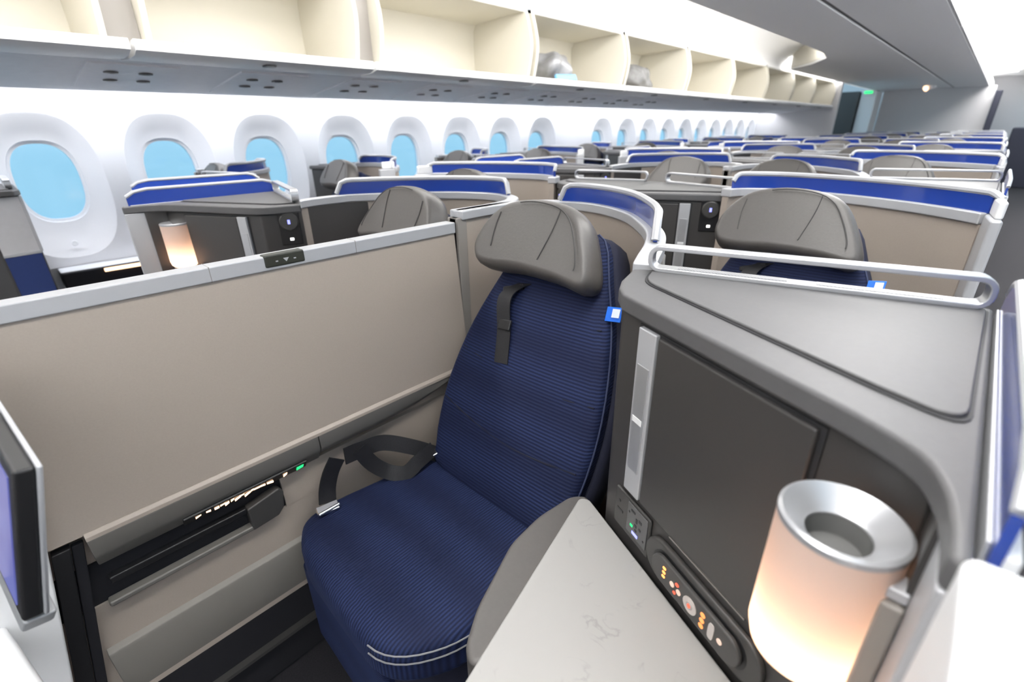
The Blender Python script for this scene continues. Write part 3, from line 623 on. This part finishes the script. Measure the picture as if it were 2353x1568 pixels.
# ------------------------------------------------------------------ side console (storage, stone table, lamp, controls)
FD = Vector((0.905, -0.425, 0)).normalized(); FN = Vector((-0.425, -0.905, 0)).normalized()   # along the face, out of the face
K1 = Vector((-0.352, 0.616, 0))
def face(s, t, w=0.0): return K1 + FD * s + FN * w + Vector((0, 0, H - t))
def fslab(mb, s0, s1, t0, t1, w0, w1):
    P = [face(s0, t0, w0), face(s1, t0, w0), face(s1, t1, w0), face(s0, t1, w0)]; return mb.extr(P, FN * (w1 - w0))
def make_console(centre=False):
    c = thing('side_console', '', 'console', (-0.17, 0.68, 0))
    d0 = (Vector((0.04, 0.85, 0)) - Vector((-0.36, 0.765, 0))).normalized()
    body = [(-0.352, 0.616), (0.040, 0.432), (0.040, 0.850), (-0.36, 0.765), (-0.465, 0.985), (-0.478, 0.965), (-0.395, 0.752)]
    if centre: body = [(-0.352, 0.616), (0.040, 0.432), (0.040, 0.850), (-0.36, 0.765)]
    of = 0.065 if centre else 0.0
    MB().prism(body, 0.0, H - 0.252).build('body', 'charcoal', c, bevel=0.006)
    fil = [(p.x, p.y) for p in cat_([(-0.06, 0.468, 0), (-0.015, 0.445, 0), (0.020, 0.420, 0), (0.036, 0.385, 0), (0.042, 0.345, 0)], 5)]
    if centre: fil = [(0.043, 0.418), (0.043, 0.43)]
    top = [(-0.405, 0.735), (-0.385, 0.665), (-0.368, 0.630), (-0.345, 0.602)] + fil + ([] if centre else [(0.043, 0.312), (0.054, 0.312)]) + [(0.056 if not centre else 0.043, 0.862), (0.03, 0.868), (-0.36, 0.772)]
    MB().prism(top, H - 0.252, H - 0.225).build('top_panel', 'charcoal_top', c, bevel=0.009, seg=3)
    ins = arc_fillet([(-0.372, 0.735), (-0.352, 0.672), (-0.02, 0.506), (0.046, 0.478), (0.050, 0.845), (0.03, 0.848)], [0.01, 0.03, 0.0, 0.035, 0.01, 0.02])
    i2 = [Vector((x, y, 0)) for x, y in ins]; cc = sum(i2, Vector()) / len(i2)
    MB().prism(ins, H - 0.2253, H - 0.2235).build('tray_gap', 'gap', c)
    MB().prism([((x - cc.x) * 0.982 + cc.x, (y - cc.y) * 0.974 + cc.y) for x, y in ins], H - 0.2245, H - 0.2200).build('tray_inset', 'charcoal_top', c, bevel=0.002)
    if centre:
        e0, e1 = Vector((-0.352, 0.620, 0)), Vector((-0.36, 0.762, 0)); d1 = (e1 - e0).normalized(); n1 = Vector((-d1.y, d1.x, 0)); mid = (e0 + e1) / 2 + n1 * 0.001
        spn = MB().slab(mid + Vector((0, 0, H - 0.386)), d1, (0, 0, 1), n1, 0.069, 0.130, 0.003).build('side_panel', 'bulk', c, bevel=0.002)
        MB().slab(mid + Vector((0, 0, H - 0.520)), d1, (0, 0, 1), n1, 0.070, 0.007, 0.006).build('edge_strip', 'silver', spn, bevel=0.002)
        MB().slab(mid + d1 * 0.072 + Vector((0, 0, H - 0.386)), d1, (0, 0, 1), n1, 0.006, 0.132, 0.006).build('edge_strip', 'silver', spn, bevel=0.002)
        MB().slab(mid + Vector((0, 0, H - 0.688)), d1, (0, 0, 1), n1, 0.068, 0.160, 0.004).build('fabric_panel', 'navy_cloth', c, bevel=0.003)
    # guard rail along the back edge
    A, B = Vector((-0.372, 0.737, 0)), Vector((0.045, 0.842, 0)); d = (B - A).normalized(); n = Vector((d.y, -d.x, 0))
    L = (B - A).length; zb, zt = H - 0.217, H - 0.181; r = 0.015; pts = []
    if centre: A = A + d * 0.035; B = B - d * 0.055; L = (B - A).length
    for cx0, cz0, a0 in ((r, zb + r, 180), (L - r, zb + r, 270), (L - r, zt - r, 0), (r, zt - r, 90)):
        for k in range(6):
            a = math.radians(a0 + 90 * k / 5); q = A + d * (cx0 + r * math.cos(a)); pts.append(Vector((q.x, q.y, cz0 + r * math.sin(a))))
    rail = MB().sweep(pts, n, -0.0038, 0.0038, -0.0125, 0.0125, True).build('guard_rail', 'alu', c, bevel=0.0018)
    gp = MB()
    for s0, s1 in ((0.045, L * 0.47), (L * 0.56, L - 0.045)):
        gp.extr([A + d * s0 - n * 0.008 + Vector((0, 0, zb + 0.0036)), A + d * s1 - n * 0.008 + Vector((0, 0, zb + 0.0036)), A + d * s1 + n * 0.008 + Vector((0, 0, zb + 0.0036)), A + d * s0 + n * 0.008 + Vector((0, 0, zb + 0.0036))], (0, 0, 0.0012))
    gp.build('grip_strip', 'chevron', rail)
    # closet door with its silver latch strip, dark shadow gap round it
    fslab(MB(), 0.052 + of, 0.342, 0.258, 0.552, 0.0, 0.002).build('door_gap', 'gap', c)
    dr = fslab(MB(), 0.100 + of, 0.336, 0.262, 0.548, 0.0, 0.008).build('closet_door', 'charcoal', c, bevel=0.003)
    st = fslab(MB(), 0.058 + of, 0.097 + of, 0.230 + 0.03, 0.548, 0.0, 0.009).build('latch_strip', 'silver', c, bevel=0.002)
    fslab(MB(), 0.064 + of, 0.091 + of, 0.315, 0.500, 0.009, 0.0105).build('latch_plate', 'alu', st, bevel=0.0006)
    fslab(MB(), 0.066 + of, 0.089 + of, 0.402, 0.412, 0.0105, 0.0115).build('latch_mark', 'white', st, bevel=0.0005)
    # curved frame round the lamp niche and the wall along the aisle
    sw = [(0.043, 0.312), (0.054, 0.312), (0.056, 0.862), (0.040, 0.862), (0.040, 0.43), (0.043, 0.36)]
    if not centre:
        MB().prism(sw, 0.0, H - 0.250).build('aisle_wall', 'silver', c, bevel=0.003)
        MB().box(0.0385, 0.0425, 0.370, 0.436, 0.02, H - 0.2505).build('niche_lining', 'charcoal', c)
    if not centre:
        sp5 = cat_([(-0.346, 0.634, 0), (-0.390, 0.735, 0), (-0.434, 0.835, 0), (-0.474, 0.925, 0), (-0.500, 0.985, 0)], 4)
        MB().ribbon([(p.x, p.y) for p in sp5], 0.012, [0.01] * len(sp5), [H - 0.256 + 0.025 * min(1, max(0, (i - 1) / 3)) for i in range(len(sp5))]).build('seat_side_panel', 'charcoal', c, bevel=0.002)
    # knob and call button on the side that turns back to the seat
    a_, b_ = Vector((-0.3525, 0.6315, 0)), Vector((-0.3993, 0.7325, 0)); sd = (b_ - a_).normalized(); sn = Vector((-sd.y, sd.x, 0))
    kc = a_ + sd * 0.070 + sn * 0.0015
    if centre: sd, sn = FD, FN; kc = K1 + FD * 0.052 + FN * 0.001
    kp = MB().slab(kc + Vector((0, 0, H - 0.305)), sd, (0, 0, 1), sn, 0.034, 0.055, 0.0025).build('control_plate', 'black', c, bevel=0.01, seg=4)
    kn = MB().lathe(kc + Vector((0, 0, H - 0.280)), [(0.031, 0.0), (0.031, 0.006), (0.027, 0.0095), (0.0, 0.010)], 24, sn).build('control_knob', 'darkgrey', kp)
    MB().slab(kc + sn * 0.0105 + Vector((0, 0, H - 0.280)), sd, (0, 0, 1), sn, 0.004, 0.007, 0.0008).build('knob_display', 'bluelight', kp)
    MB().slab(kc + sn * 0.0035 + Vector((0, 0, H - 0.340)), sd, (0, 0, 1), sn, 0.006, 0.0045, 0.0012).build('lit_button', 'whitelight', kp, bevel=0.003)
    if centre: return c
    # sockets and the handset cradle just above the table
    op = fslab(MB(), 0.036, 0.131, 0.562, 0.640, 0.0, 0.006).build('socket_panel', 'darkgrey', c, bevel=0.004)
    fslab(MB(), 0.075, 0.127, 0.566, 0.626, 0.006, 0.008).build('socket_plate', 'outlet', op, bevel=0.002)
    hk = MB()
    for s0, t0, ds, dt in ((0.085, 0.574, 0.011, 0.004), (0.099, 0.583, 0.004, 0.009), (0.106, 0.580, 0.008, 0.005), (0.096, 0.597, 0.006, 0.005), (0.108, 0.596, 0.005, 0.004), (0.098, 0.606, 0.005, 0.004), (0.079, 0.582, 0.003, 0.003), (0.120, 0.611, 0.003, 0.003), (0.048, 0.584, 0.004, 0.004), (0.045, 0.602, 0.016, 0.004)):
        fslab(hk, s0, s0 + ds, t0, t0 + dt, 0.0078 if s0 > 0.07 else 0.0058, 0.0086 if s0 > 0.07 else 0.0066)
    hk.build('socket_holes', 'black', op)
    fslab(MB(), 0.086, 0.092, 0.604, 0.608, 0.008, 0.009).build('green_indicator', 'green', op)
    fslab(MB(), 0.092, 0.107, 0.615, 0.620, 0.008, 0.009).build('charging_port', 'bluelight', op)
    def stad(cs, hl, r, n=24): return [(cs + hl * (1 if math.cos(2 * math.pi * k / n) > 0 else -1) + r * math.cos(2 * math.pi * k / n), 0.607 + r * math.sin(2 * math.pi * k / n)) for k in range(n)]
    cr = MB().extr([face(s_, t_, 0.0) for s_, t_ in stad(0.243, 0.076, 0.037)], FN * 0.010).build('handset_cradle', 'darkgrey', c, bevel=0.004)
    MB().extr([face(s_, t_, 0.0098) for s_, t_ in stad(0.243, 0.064, 0.0275)], FN * 0.0006).build('cradle_recess', 'black', cr)
    fslab(MB(), 0.170, 0.312, 0.555, 0.5575, 0.0, 0.003).build('cradle_slot', 'taupe2', c)
    return c
def make_table():
    tb = thing('side_table', '', 'table', (-0.2, 0.4, 0))
    o = arc_fillet([(-0.408, 0.612), (-0.392, 0.622), (0.02, 0.430), (0.02, 0.10), (-0.285, 0.10), (-0.318, 0.235)], [0.018, 0.018, 0.01, 0.01, 0.02, 0.03])
    MB().prism(o, H - 0.672, H - 0.655).build('table_top', 'table', tb, bevel=0.004, seg=3)
    i = [((x + 0.19) * 0.975 - 0.19, (y - 0.38) * 0.975 + 0.38) for x, y in o]
    MB().prism(i, H - 0.700, H - 0.672).build('table_edge', 'charcoal', tb, bevel=0.003)
    MB().prism([(-0.30, 0.5), (0.0, 0.40), (0.0, 0.16), (-0.24, 0.16)], 0.0, H - 0.700).build('pedestal', 'charcoal', tb)
    return tb
def make_lamp():
    l = thing('reading_lamp', '', 'lamp', (-0.0095, 0.394, H - 0.46))
    c = (-0.0095, 0.394, 0); r = 0.0465; zt, zb = H - 0.292, H - 0.448
    sh = [(0.020, zb - 0.002), (r * 0.75, zb), (r * 0.93, zb + 0.008), (r, zb + 0.022), (r, zt - 0.003)]
    m = MB(); k = 48
    m.rings([[Vector((c[0] + rr * math.cos(2 * math.pi * j / k), c[1] + rr * math.sin(2 * math.pi * j / k), z)) for j in range(k)] for rr, z in sh], False, False)
    m.build('lamp_shade', 'shade', l)
    MB().lathe((c[0], c[1], 0), [(0.0, zt - 0.034), (0.022, zt - 0.034), (0.0245, zt - 0.014), (0.028, zt - 0.012), (r - 0.005, zt + 0.002), (r - 0.0025, zt + 0.0035), (r + 0.0004, zt + 0.0015), (r + 0.0004, zt - 0.004), (r - 0.003, zt - 0.004)], 48, cap=False).build('lamp_rim', 'alu', l)
    MB().lathe((c[0], c[1], 0), [(0.0, zt - 0.0335), (0.0219, zt - 0.0335), (0.024, zt - 0.015)], 32, cap=False).build('rim_well', mat('grey_rim_well', (0.13, 0.13, 0.125), 0.5), l)
    MB().lathe((c[0], c[1], 0), [(0.0, zb - 0.012), (0.018, zb - 0.012), (0.022, zb - 0.004), (0.022, zb + 0.004)], 32).build('lamp_foot', 'alu', l)
    MB().lathe((c[0], c[1], 0), [(0.0, zb + 0.006), (0.010, zb + 0.008), (0.012, zb + 0.020), (0.008, zb + 0.030), (0.0, zb + 0.032)], 16).build('bulb', 'lampbulb', l)
    br = MB().box(0.027, 0.0424, 0.364, 0.389, H - 0.52, H - 0.325).build('bracket', 'taupe2', l, bevel=0.003)
    MB().box(0.022, 0.0424, 0.368, 0.388, H - 0.323, H - 0.312).build('bracket_clip', 'silver', br, bevel=0.002)
    return l
M['lampbulb'] = mat('warm_bulb', (0.9, 0.6, 0.4), 0.5, emit=(1.0, 0.72, 0.52), estr=85.0)
def make_aisle_screen():
    s = thing('aisle_screen', '', 'privacy screen', (0.064, 0.6, H - 0.25))
    pth = [(0.0635, 0.335), (0.0635, 0.36), (0.0635, 0.40), (0.0635, 0.60), (0.0635, 0.80), (0.0635, 0.83), (0.0635, 0.855)]
    top = [H - 0.20, H - 0.185, H - 0.178, H - 0.178, H - 0.178, H - 0.186, H - 0.205]
    MB().ribbon(pth, 0.006, [H - 0.236] * 7, top).build('blue_screen', 'blue', s)
    MB().tube([Vector((0.0645, y, z + 0.003)) for (x, y), z in zip(pth, top)], 0.0055, 8, 1.2).build('screen_frame', 'silver', s)
    MB().box(0.0575, 0.0605, 0.34, 0.86, H - 0.245, H - 0.224).build('track', 'silver', s, bevel=0.001)
    MB().box(0.066, 0.074, 0.335, 0.86, 0.0, H - 0.226).build('outer_skin', 'white', s, bevel=0.002)
    return s

# ------------------------------------------------------------------ partition down the centre line beside the nearest seat
def make_divider():
    d = thing('centre_partition', 'tall beige partition with silver top rail to the left of the nearest seat', 'partition', (-1.05, 0.4, 0))
    MB().rings([[V(x, y, t) for x, t in [(-1.060, 0.255), (-1.040, 0.255), (-1.007, 0.656), (-1.060, 0.656)]] for y in (-0.25, 0.866)]).build('upper_panel', 'taupe', d)
    MB().box(-1.062, -1.042, -0.25, 0.866, 0.20, H - 0.65).build('core_panel', 'taupe', d)
    cp = MB().box(-1.074, -1.034, -0.25, 0.868, H - 0.262, H - 0.232).build('top_rail', 'silver', d, bevel=0.003)
    for y in (0.25, 0.56): MB().box(-1.0745, -1.0336, y, y + 0.0012, H - 0.2622, H - 0.2318).build('rail_joint', 'taupe2', cp)
    bp = MB().box(-1.056, -1.0315, 0.352, 0.437, H - 0.256, H - 0.2295).build('latch_button', mat('olive_black_plastic', (0.028, 0.03, 0.022), 0.4), d, bevel=0.004)
    ar = MB().extr([(-1.0312, 0.390, H - 0.240), (-1.0312, 0.402, H - 0.240), (-1.0312, 0.396, H - 0.248)], (0.0006, 0, 0))
    ar.box(-1.0318, -1.0308, 0.374, 0.379, H - 0.2455, H - 0.2430).box(-1.0318, -1.0308, 0.412, 0.417, H - 0.2455, H - 0.2430)
    ar.build('arrow_mark', 'silver', bp)
    # armrest ledge along the partition
    pr = [(-1.040, 0.652), (-1.008, 0.660), (-1.000, 0.667), (-0.999, 0.702), (-1.004, 0.712), (-1.022, 0.740), (-1.040, 0.742)]
    def run(pf, y0, y1, name, m, par, bevel=0.0): return MB().rings([[V(x, y0, t) for x, t in pf], [V(x, y1, t) for x, t in pf]]).build(name, m, par, bevel=bevel)
    run(pr, -0.064, 0.372, 'ledge', 'ledge', d, 0.002)
    run([(-1.020, 0.652), (-1.006, 0.653), (-1.0000, 0.659), (-0.9995, 0.667), (-1.020, 0.667)], -0.064, 0.80, 'ledge_trim', 'taupe', d, 0.001)
    q = [(-1.040, 0.652), (-1.008, 0.660), (-1.000, 0.667), (-0.999, 0.700), (-1.006, 0.716), (-1.040, 0.738)]
    R_ = []
    for y, k in ((0.374, 0), (0.56, 0), (0.66, 0.2), (0.74, 0.5), (0.81, 0.95)):
        R_.append([V(x - 0.004 * k, y, t if t < 0.69 else t - (t - 0.672) * 0.9 * k) for x, t in q])
    MB().rings(R_).build('ledge_end', 'ledge', d, bevel=0.002)
    # lit control strip under the ledge
    cs = MB().slab(V(-1.0095, 0.205, 0.7275), (0, 1, 0), (-0.6, 0, -0.9), (1, 0, -0.65), 0.13, 0.0135, 0.003).build('control_strip', 'black', d, bevel=0.002)
    ys = [0.102, 0.121, 0.137, 0.149, 0.157, 0.169, 0.179, 0.187, 0.199, 0.211, 0.219, 0.232, 0.248, 0.283]
    rnd = random.Random(4)
    for k, y in enumerate(ys):
        w_, h_ = rnd.choice([(0.0055, 0.0032), (0.0045, 0.0045), (0.007, 0.003)])
        MB().slab(V(-1.0065, y, 0.7285 + rnd.uniform(-0.003, 0.003)), (0, 1, rnd.uniform(-0.2, 0.5)), (-0.6, 0, -0.9), (1, 0, -0.65), w_, h_, 0.0015).build('lit_symbol', 'peach', cs)
    MB().slab(V(-1.0065, 0.318, 0.7285), (0, 1, 0.1), (-0.6, 0, -0.9), (1, 0, -0.65), 0.008, 0.006, 0.0015).build('green_symbol', 'green', cs)
    # stowage slot with a folded black table edge, its end block, lower panels and plinth
    lo = MB().box(-1.060, -1.030, -0.25, 0.866, H - 1.10, H - 0.835).box(-1.060, -1.030, 0.275, 0.866, H - 0.836, H - 0.742)
    lo.build('lower_panel', 'taupe', d)
    MB().box(-1.058, -1.036, -0.25, 0.275, H - 0.836, H - 0.742).build('stowage_slot', 'blackmatte', d)
    MB().box(-1.036, -1.018, -0.06, 0.19, H - 0.792, H - 0.776).build('folded_table', 'black', d, bevel=0.003)
    MB().box(-1.034, -1.012, -0.075, 0.20, H - 0.838, H - 0.826).build('slot_lip', 'ledge', d, bevel=0.004)
    MB().extr([V(-1.034, y, t) for y, t in [(0.19, 0.775), (0.262, 0.760), (0.272, 0.775), (0.266, 0.815), (0.25, 0.832), (0.19, 0.838)]], (0.024, 0, 0)).build('slot_end_block', 'darkgrey', d, bevel=0.004)
    R2 = [(-1.032, 0.940), (-1.018, 0.947), (-1.016, 0.955), (-1.026, 1.07), (-1.034, 1.10)]
    run(R2, -0.11, 0.80, 'skirt_panel', 'skirt', d, 0.002)
    MB().box(-1.058, -1.030, -0.25, 0.80, 0.01, H - 1.101).build('plinth', 'blackmatte', d)
    MB().box(-1.030, -1.012, -0.15, 0.80, H - 1.215, H - 1.205).build('seat_track', 'darkgrey', d)
    return d
make_divider()
wl_ = thing('window_ledge', 'grey ledge with black slot and orange lit strip under the nearest windows', 'ledge', (-3.70, 0.35, 0))
MB().box(-3.79, -3.655, 0.16, 0.85, 0.0, H - 0.70).build('ledge_body', 'psu', wl_, bevel=0.01)
MB().box(-3.79, -3.62, 0.16, 0.62, H - 0.80, H - 0.705).build('black_slot', 'blackmatte', wl_, bevel=0.004)
MB().box(-3.622, -3.612, 0.35, 0.555, H - 0.728, H - 0.708).build('lit_strip', 'peach', wl_, bevel=0.002)

# ------------------------------------------------------------------ the end of the suite in front: screen, housing, trim at the left edge of the photo
def make_monitor():
    m = thing('entertainment_monitor', 'lit blue seat screen with black frame, cut by the left edge of the photo', 'monitor', (-0.86, -0.075, H - 0.55))
    u = Vector((-0.16, -0.018, 0.021)).normalized(); v = Vector((-0.023, -0.06, -0.225)).normalized(); n = u.cross(v); n = n if n.y < 0 else -n
    A = Vector((-0.66, -0.0535, H - 0.326)) + n * 0.021; W_, H_ = 0.34, 0.192
    P = lambda a, b, c: A + u * a + v * b + n * c
    MB().extr([P(-0.006, -0.006, -0.022), P(W_, -0.006, -0.022), P(W_, H_ + 0.006, -0.022), P(-0.006, H_ + 0.006, -0.022)], n * 0.018).build('monitor_frame', 'black', m, bevel=0.004)
    MB().extr([P(-0.007, -0.007, -0.028), P(W_, -0.007, -0.028), P(W_, H_ + 0.007, -0.028), P(-0.007, H_ + 0.007, -0.028)], n * 0.006).build('back_cover', 'silver', m, bevel=0.003)
    MB().extr([P(0.012, 0.010, -0.004), P(W_ - 0.01, 0.010, -0.004), P(W_ - 0.01, H_ - 0.008, -0.004), P(0.012, H_ - 0.008, -0.004)], n * 0.0012).build('screen', 'screen', m)
    MB().extr([P(-0.006, H_ + 0.008, -0.035), P(W_, H_ + 0.008, -0.035), P(W_, H_ + 0.036, -0.035), P(0.01, H_ + 0.036, -0.035)], n * 0.03).build('monitor_chin', mat('mid_grey_plastic', (0.30, 0.31, 0.32), 0.45), m, bevel=0.004)
    return m
make_monitor()
def make_footwell():
    f = thing('footwell_shell', 'white end of the suite in front, with black edge trim, at bottom left', 'seat shell', (-1.0, -0.2, 0))
    # leaning side cheek and its trim
    def cheek(y0, y1, t0, t1, x, th, name, m, lean, bevel=0.004):
        P = [V(x, y0, t0), V(x, y1, t0), V(x, y1 - lean * (t1 - t0), t1), V(x, y0 - lean * (t1 - t0), t1)]
        return MB().extr(P, (th, 0, 0)).build(name, m, f, bevel=bevel)
    cheek(-0.20, -0.090, 0.53, 1.30, -1.003, 0.023, 'side_cheek', 'white', 0.18)
    cheek(-0.112, -0.086, 0.668, 1.32, -1.024, 0.018, 'edge_trim', 'black', 0.18, 0.002)
    cheek(-0.085, -0.068, 0.672, 1.32, -1.026, 0.012, 'edge_seal', 'blackmatte', 0.18, 0.002)
    lp = MB().extr([V(-1.02, -0.20, 0.735), V(-0.60, -0.115, 0.735), V(-0.60, -0.165, 0.735), V(-1.02, -0.25, 0.735)], (0, 0, -0.05)).build('footwell_lip', 'white', f, bevel=0.01, seg=3)
    return f
make_footwell()

# ------------------------------------------------------------------ the nearest suite and its repeats
seat = make_seat(); shA = make_shell_a(); conA = make_console(); tab = make_table(); lamp = make_lamp(); scr = make_aisle_screen()
seatB = make_seat(True); shB = make_shell_b(); conB = make_console(True)
GS = 'navy seats with grey headrests'; GP = 'taupe shells with blue screens'; GC = 'charcoal side consoles'; GL = 'frosted reading lamps'; GT = 'stone side tables'; GA = 'blue aisle screens'
def name_(o, lab, g): o['label'] = lab; o['group'] = g
name_(seat, 'nearest navy ribbed seat with grey leather headrest, black strap and blue tag', GS)
name_(shA, 'taupe shell with silver cap and blue screen right behind the nearest seat', GP)
name_(conA, 'large charcoal console with silver rail to the right of the nearest seat', GC)
name_(tab, 'off-white marbled side table in front of the charcoal console', GT)
name_(lamp, 'big frosted peach lamp with silver rim, glowing, at lower right', GL)
name_(scr, 'blue privacy screen with white frame at the right edge, beside the big lamp', GA)
dp = MB()
q = [(0.211, 0.305), (0.209, 0.24), (0.215, 0.195), (0.232, 0.165), (0.262, 0.150), (1.30, 0.150), (1.30, 0.305)]
dp.extr([V(0.046, y, t) for t, y in q], (0.034, 0, 0))
tag(dp.build('aisle_door', 'white', bevel=0.008, seg=4, root=(0.06, 0.24, 0)), 'white rounded door edge, very close at the lower right corner', 'door')
# handset lying in its cradle
hs = thing('handset', 'dark grey handset with orange lit buttons in the console cradle', 'remote control', tuple(face(0.22, 0.66, 0.012)))
q = []
for k in range(28):
    a = 2 * math.pi * k / 28; q.append((0.243 + 0.063 * (1 if math.cos(a) > 0 else -1) + 0.0235 * math.cos(a), 0.607 + 0.0235 * math.sin(a)))
MB().extr([face(s_, t_, 0.0104) for s_, t_ in q], FN * 0.008).build('handset_body', mat('handset_grey', (0.06, 0.058, 0.056), 0.45), hs, bevel=0.003, seg=3)
def btn(s0, t0, ds, dt, m, nm, w0=0.0182, e=2.0):
    c0 = [(s0 + ds * math.copysign(abs(math.cos(2 * math.pi * k / 16)) ** (2 / e), math.cos(2 * math.pi * k / 16)), t0 + dt * math.copysign(abs(math.sin(2 * math.pi * k / 16)) ** (2 / e), math.sin(2 * math.pi * k / 16))) for k in range(16)]
    return MB().extr([face(a, b, w0) for a, b in c0], FN * 0.0012).build(nm, m, hs)
PB = mat('pale_lit_button', (0.5, 0.45, 0.42), 0.5, emit=(1.0, 0.55, 0.36), estr=0.55)
OR = mat('orange_lit_button', (0.4, 0.2, 0.1), 0.5, emit=(1.0, 0.30, 0.06), estr=1.3)
for t_ in (0.596, 0.604, 0.612): btn(0.187, t_, 0.0032, 0.0020, 'amber', 'lit_button', e=4)
btn(0.206, 0.6075, 0.0045, 0.0045, PB, 'round_button'); btn(0.2155, 0.5985, 0.0035, 0.0028, 'red', 'lit_button')
btn(0.220, 0.6085, 0.0045, 0.0045, PB, 'round_button'); btn(0.2125, 0.617, 0.0028, 0.0024, 'red', 'lit_button')
btn(0.243, 0.607, 0.0130, 0.0130, 'button', 'navigation_ring'); btn(0.243, 0.607, 0.006, 0.006, mat('inner_button_grey', (0.4, 0.37, 0.35), 0.5), 'centre_button', 0.0190); btn(0.243, 0.607, 0.003, 0.0035, 'red', 'lit_mark', 0.0196)
for t_ in (0.597, 0.607, 0.617): btn(0.267, t_, 0.0042, 0.0038, OR, 'lit_button')
btn(0.2835, 0.607, 0.0050, 0.0140, 'button', 'rocker_button', e=3.5); btn(0.2985, 0.607, 0.0042, 0.0042, PB, 'round_button')

SIDE = {0: 'right half of the centre block', 1: 'left half of the centre block', 2: 'window block'}
def ref(k, kind): return '%s %s row' % (ORD[k], kind)
WDX, WDY = -2.68, 0.10
def unit_a(k, side):
    dy = PITCH * k + (WDY if side == 2 else 0); dx = WDX if side == 2 else 0; mir = AX if side == 1 else None
    P = lambda o, lab, g: place(o, dx, dy, mir, lab, g)
    where = '%s of the %s' % (ref(k, 'inboard-seat'), ['right centre block', 'left centre block', 'window side'][side])
    P(seat, 'navy seat with grey headrest, ' + where, GS)
    P(shA, 'taupe shell with blue screen, ' + where, GP)
    P(conA, 'charcoal console with silver rail, ' + where, GC)
    P(scr, 'blue aisle screen, ' + where, GA)
    if k <= 1:
        P(lamp, 'small frosted lamp, ' + where, GL).location.y += 0.045 if side == 1 else 0
def unit_b(k, side):
    dy = PITCH * k + (WDY if side == 2 else 0); dx = WDX if side == 2 else 0; mir = AX if side == 1 else None
    where = '%s of the %s' % (ref(k, 'aisle-seat') if k >= 0 else 'nearest, cut off at far left', ['right centre block', 'left centre block', 'window side'][side])
    if k >= 0:
        if mir is None: place(seatB, dx + 0.40, dy + 0.61, None, 'navy seat with grey headrest, ' + where, GS)
        else: place(seatB, -0.40, dy + 0.61, AX, 'navy seat with grey headrest, ' + where, GS)
        place(shB, dx, dy, mir, 'taupe shell with full-width blue screen, ' + where, GP)
    # console: proto mirrored about x = -0.505 for the right half, shifted +... for the left half
    if mir is None:
        q = place(conB, dx, dy + 1.22, -0.505, 'charcoal console with silver rail, ' + where, GC)
        if k < 0: q.rotation_euler.z = 0.24; q.location.x += 0.0256; q.location.y -= 0.0427; q['label'] = 'grey console side with blue fabric below, cut off by the left edge'
    else: place(conB, 2 * AX - 2 * (-0.505), dy + 1.22, None, 'charcoal console with silver rail, ' + where, GC)
NC, NWIN = 7, 5
for k in range(NC):
    if k: unit_a(k, 0)
    unit_a(k, 1)
    if k < NWIN: unit_a(k, 2)
    unit_b(k, 0); unit_b(k, 1)
    if k < NWIN: unit_b(k, 2)
unit_b(-1, 2)
def drop(o):
    for c in list(o.children): drop(c)
    bpy.data.objects.remove(o)
for o in [q for q in COL.objects if q.name.startswith('control_plate') and q.parent and 'left edge' in q.parent.get('label', '')]: drop(o)
# the two B prototypes are the first ones used: drop the templates themselves
drop(shB); drop(conB); drop(seatB)
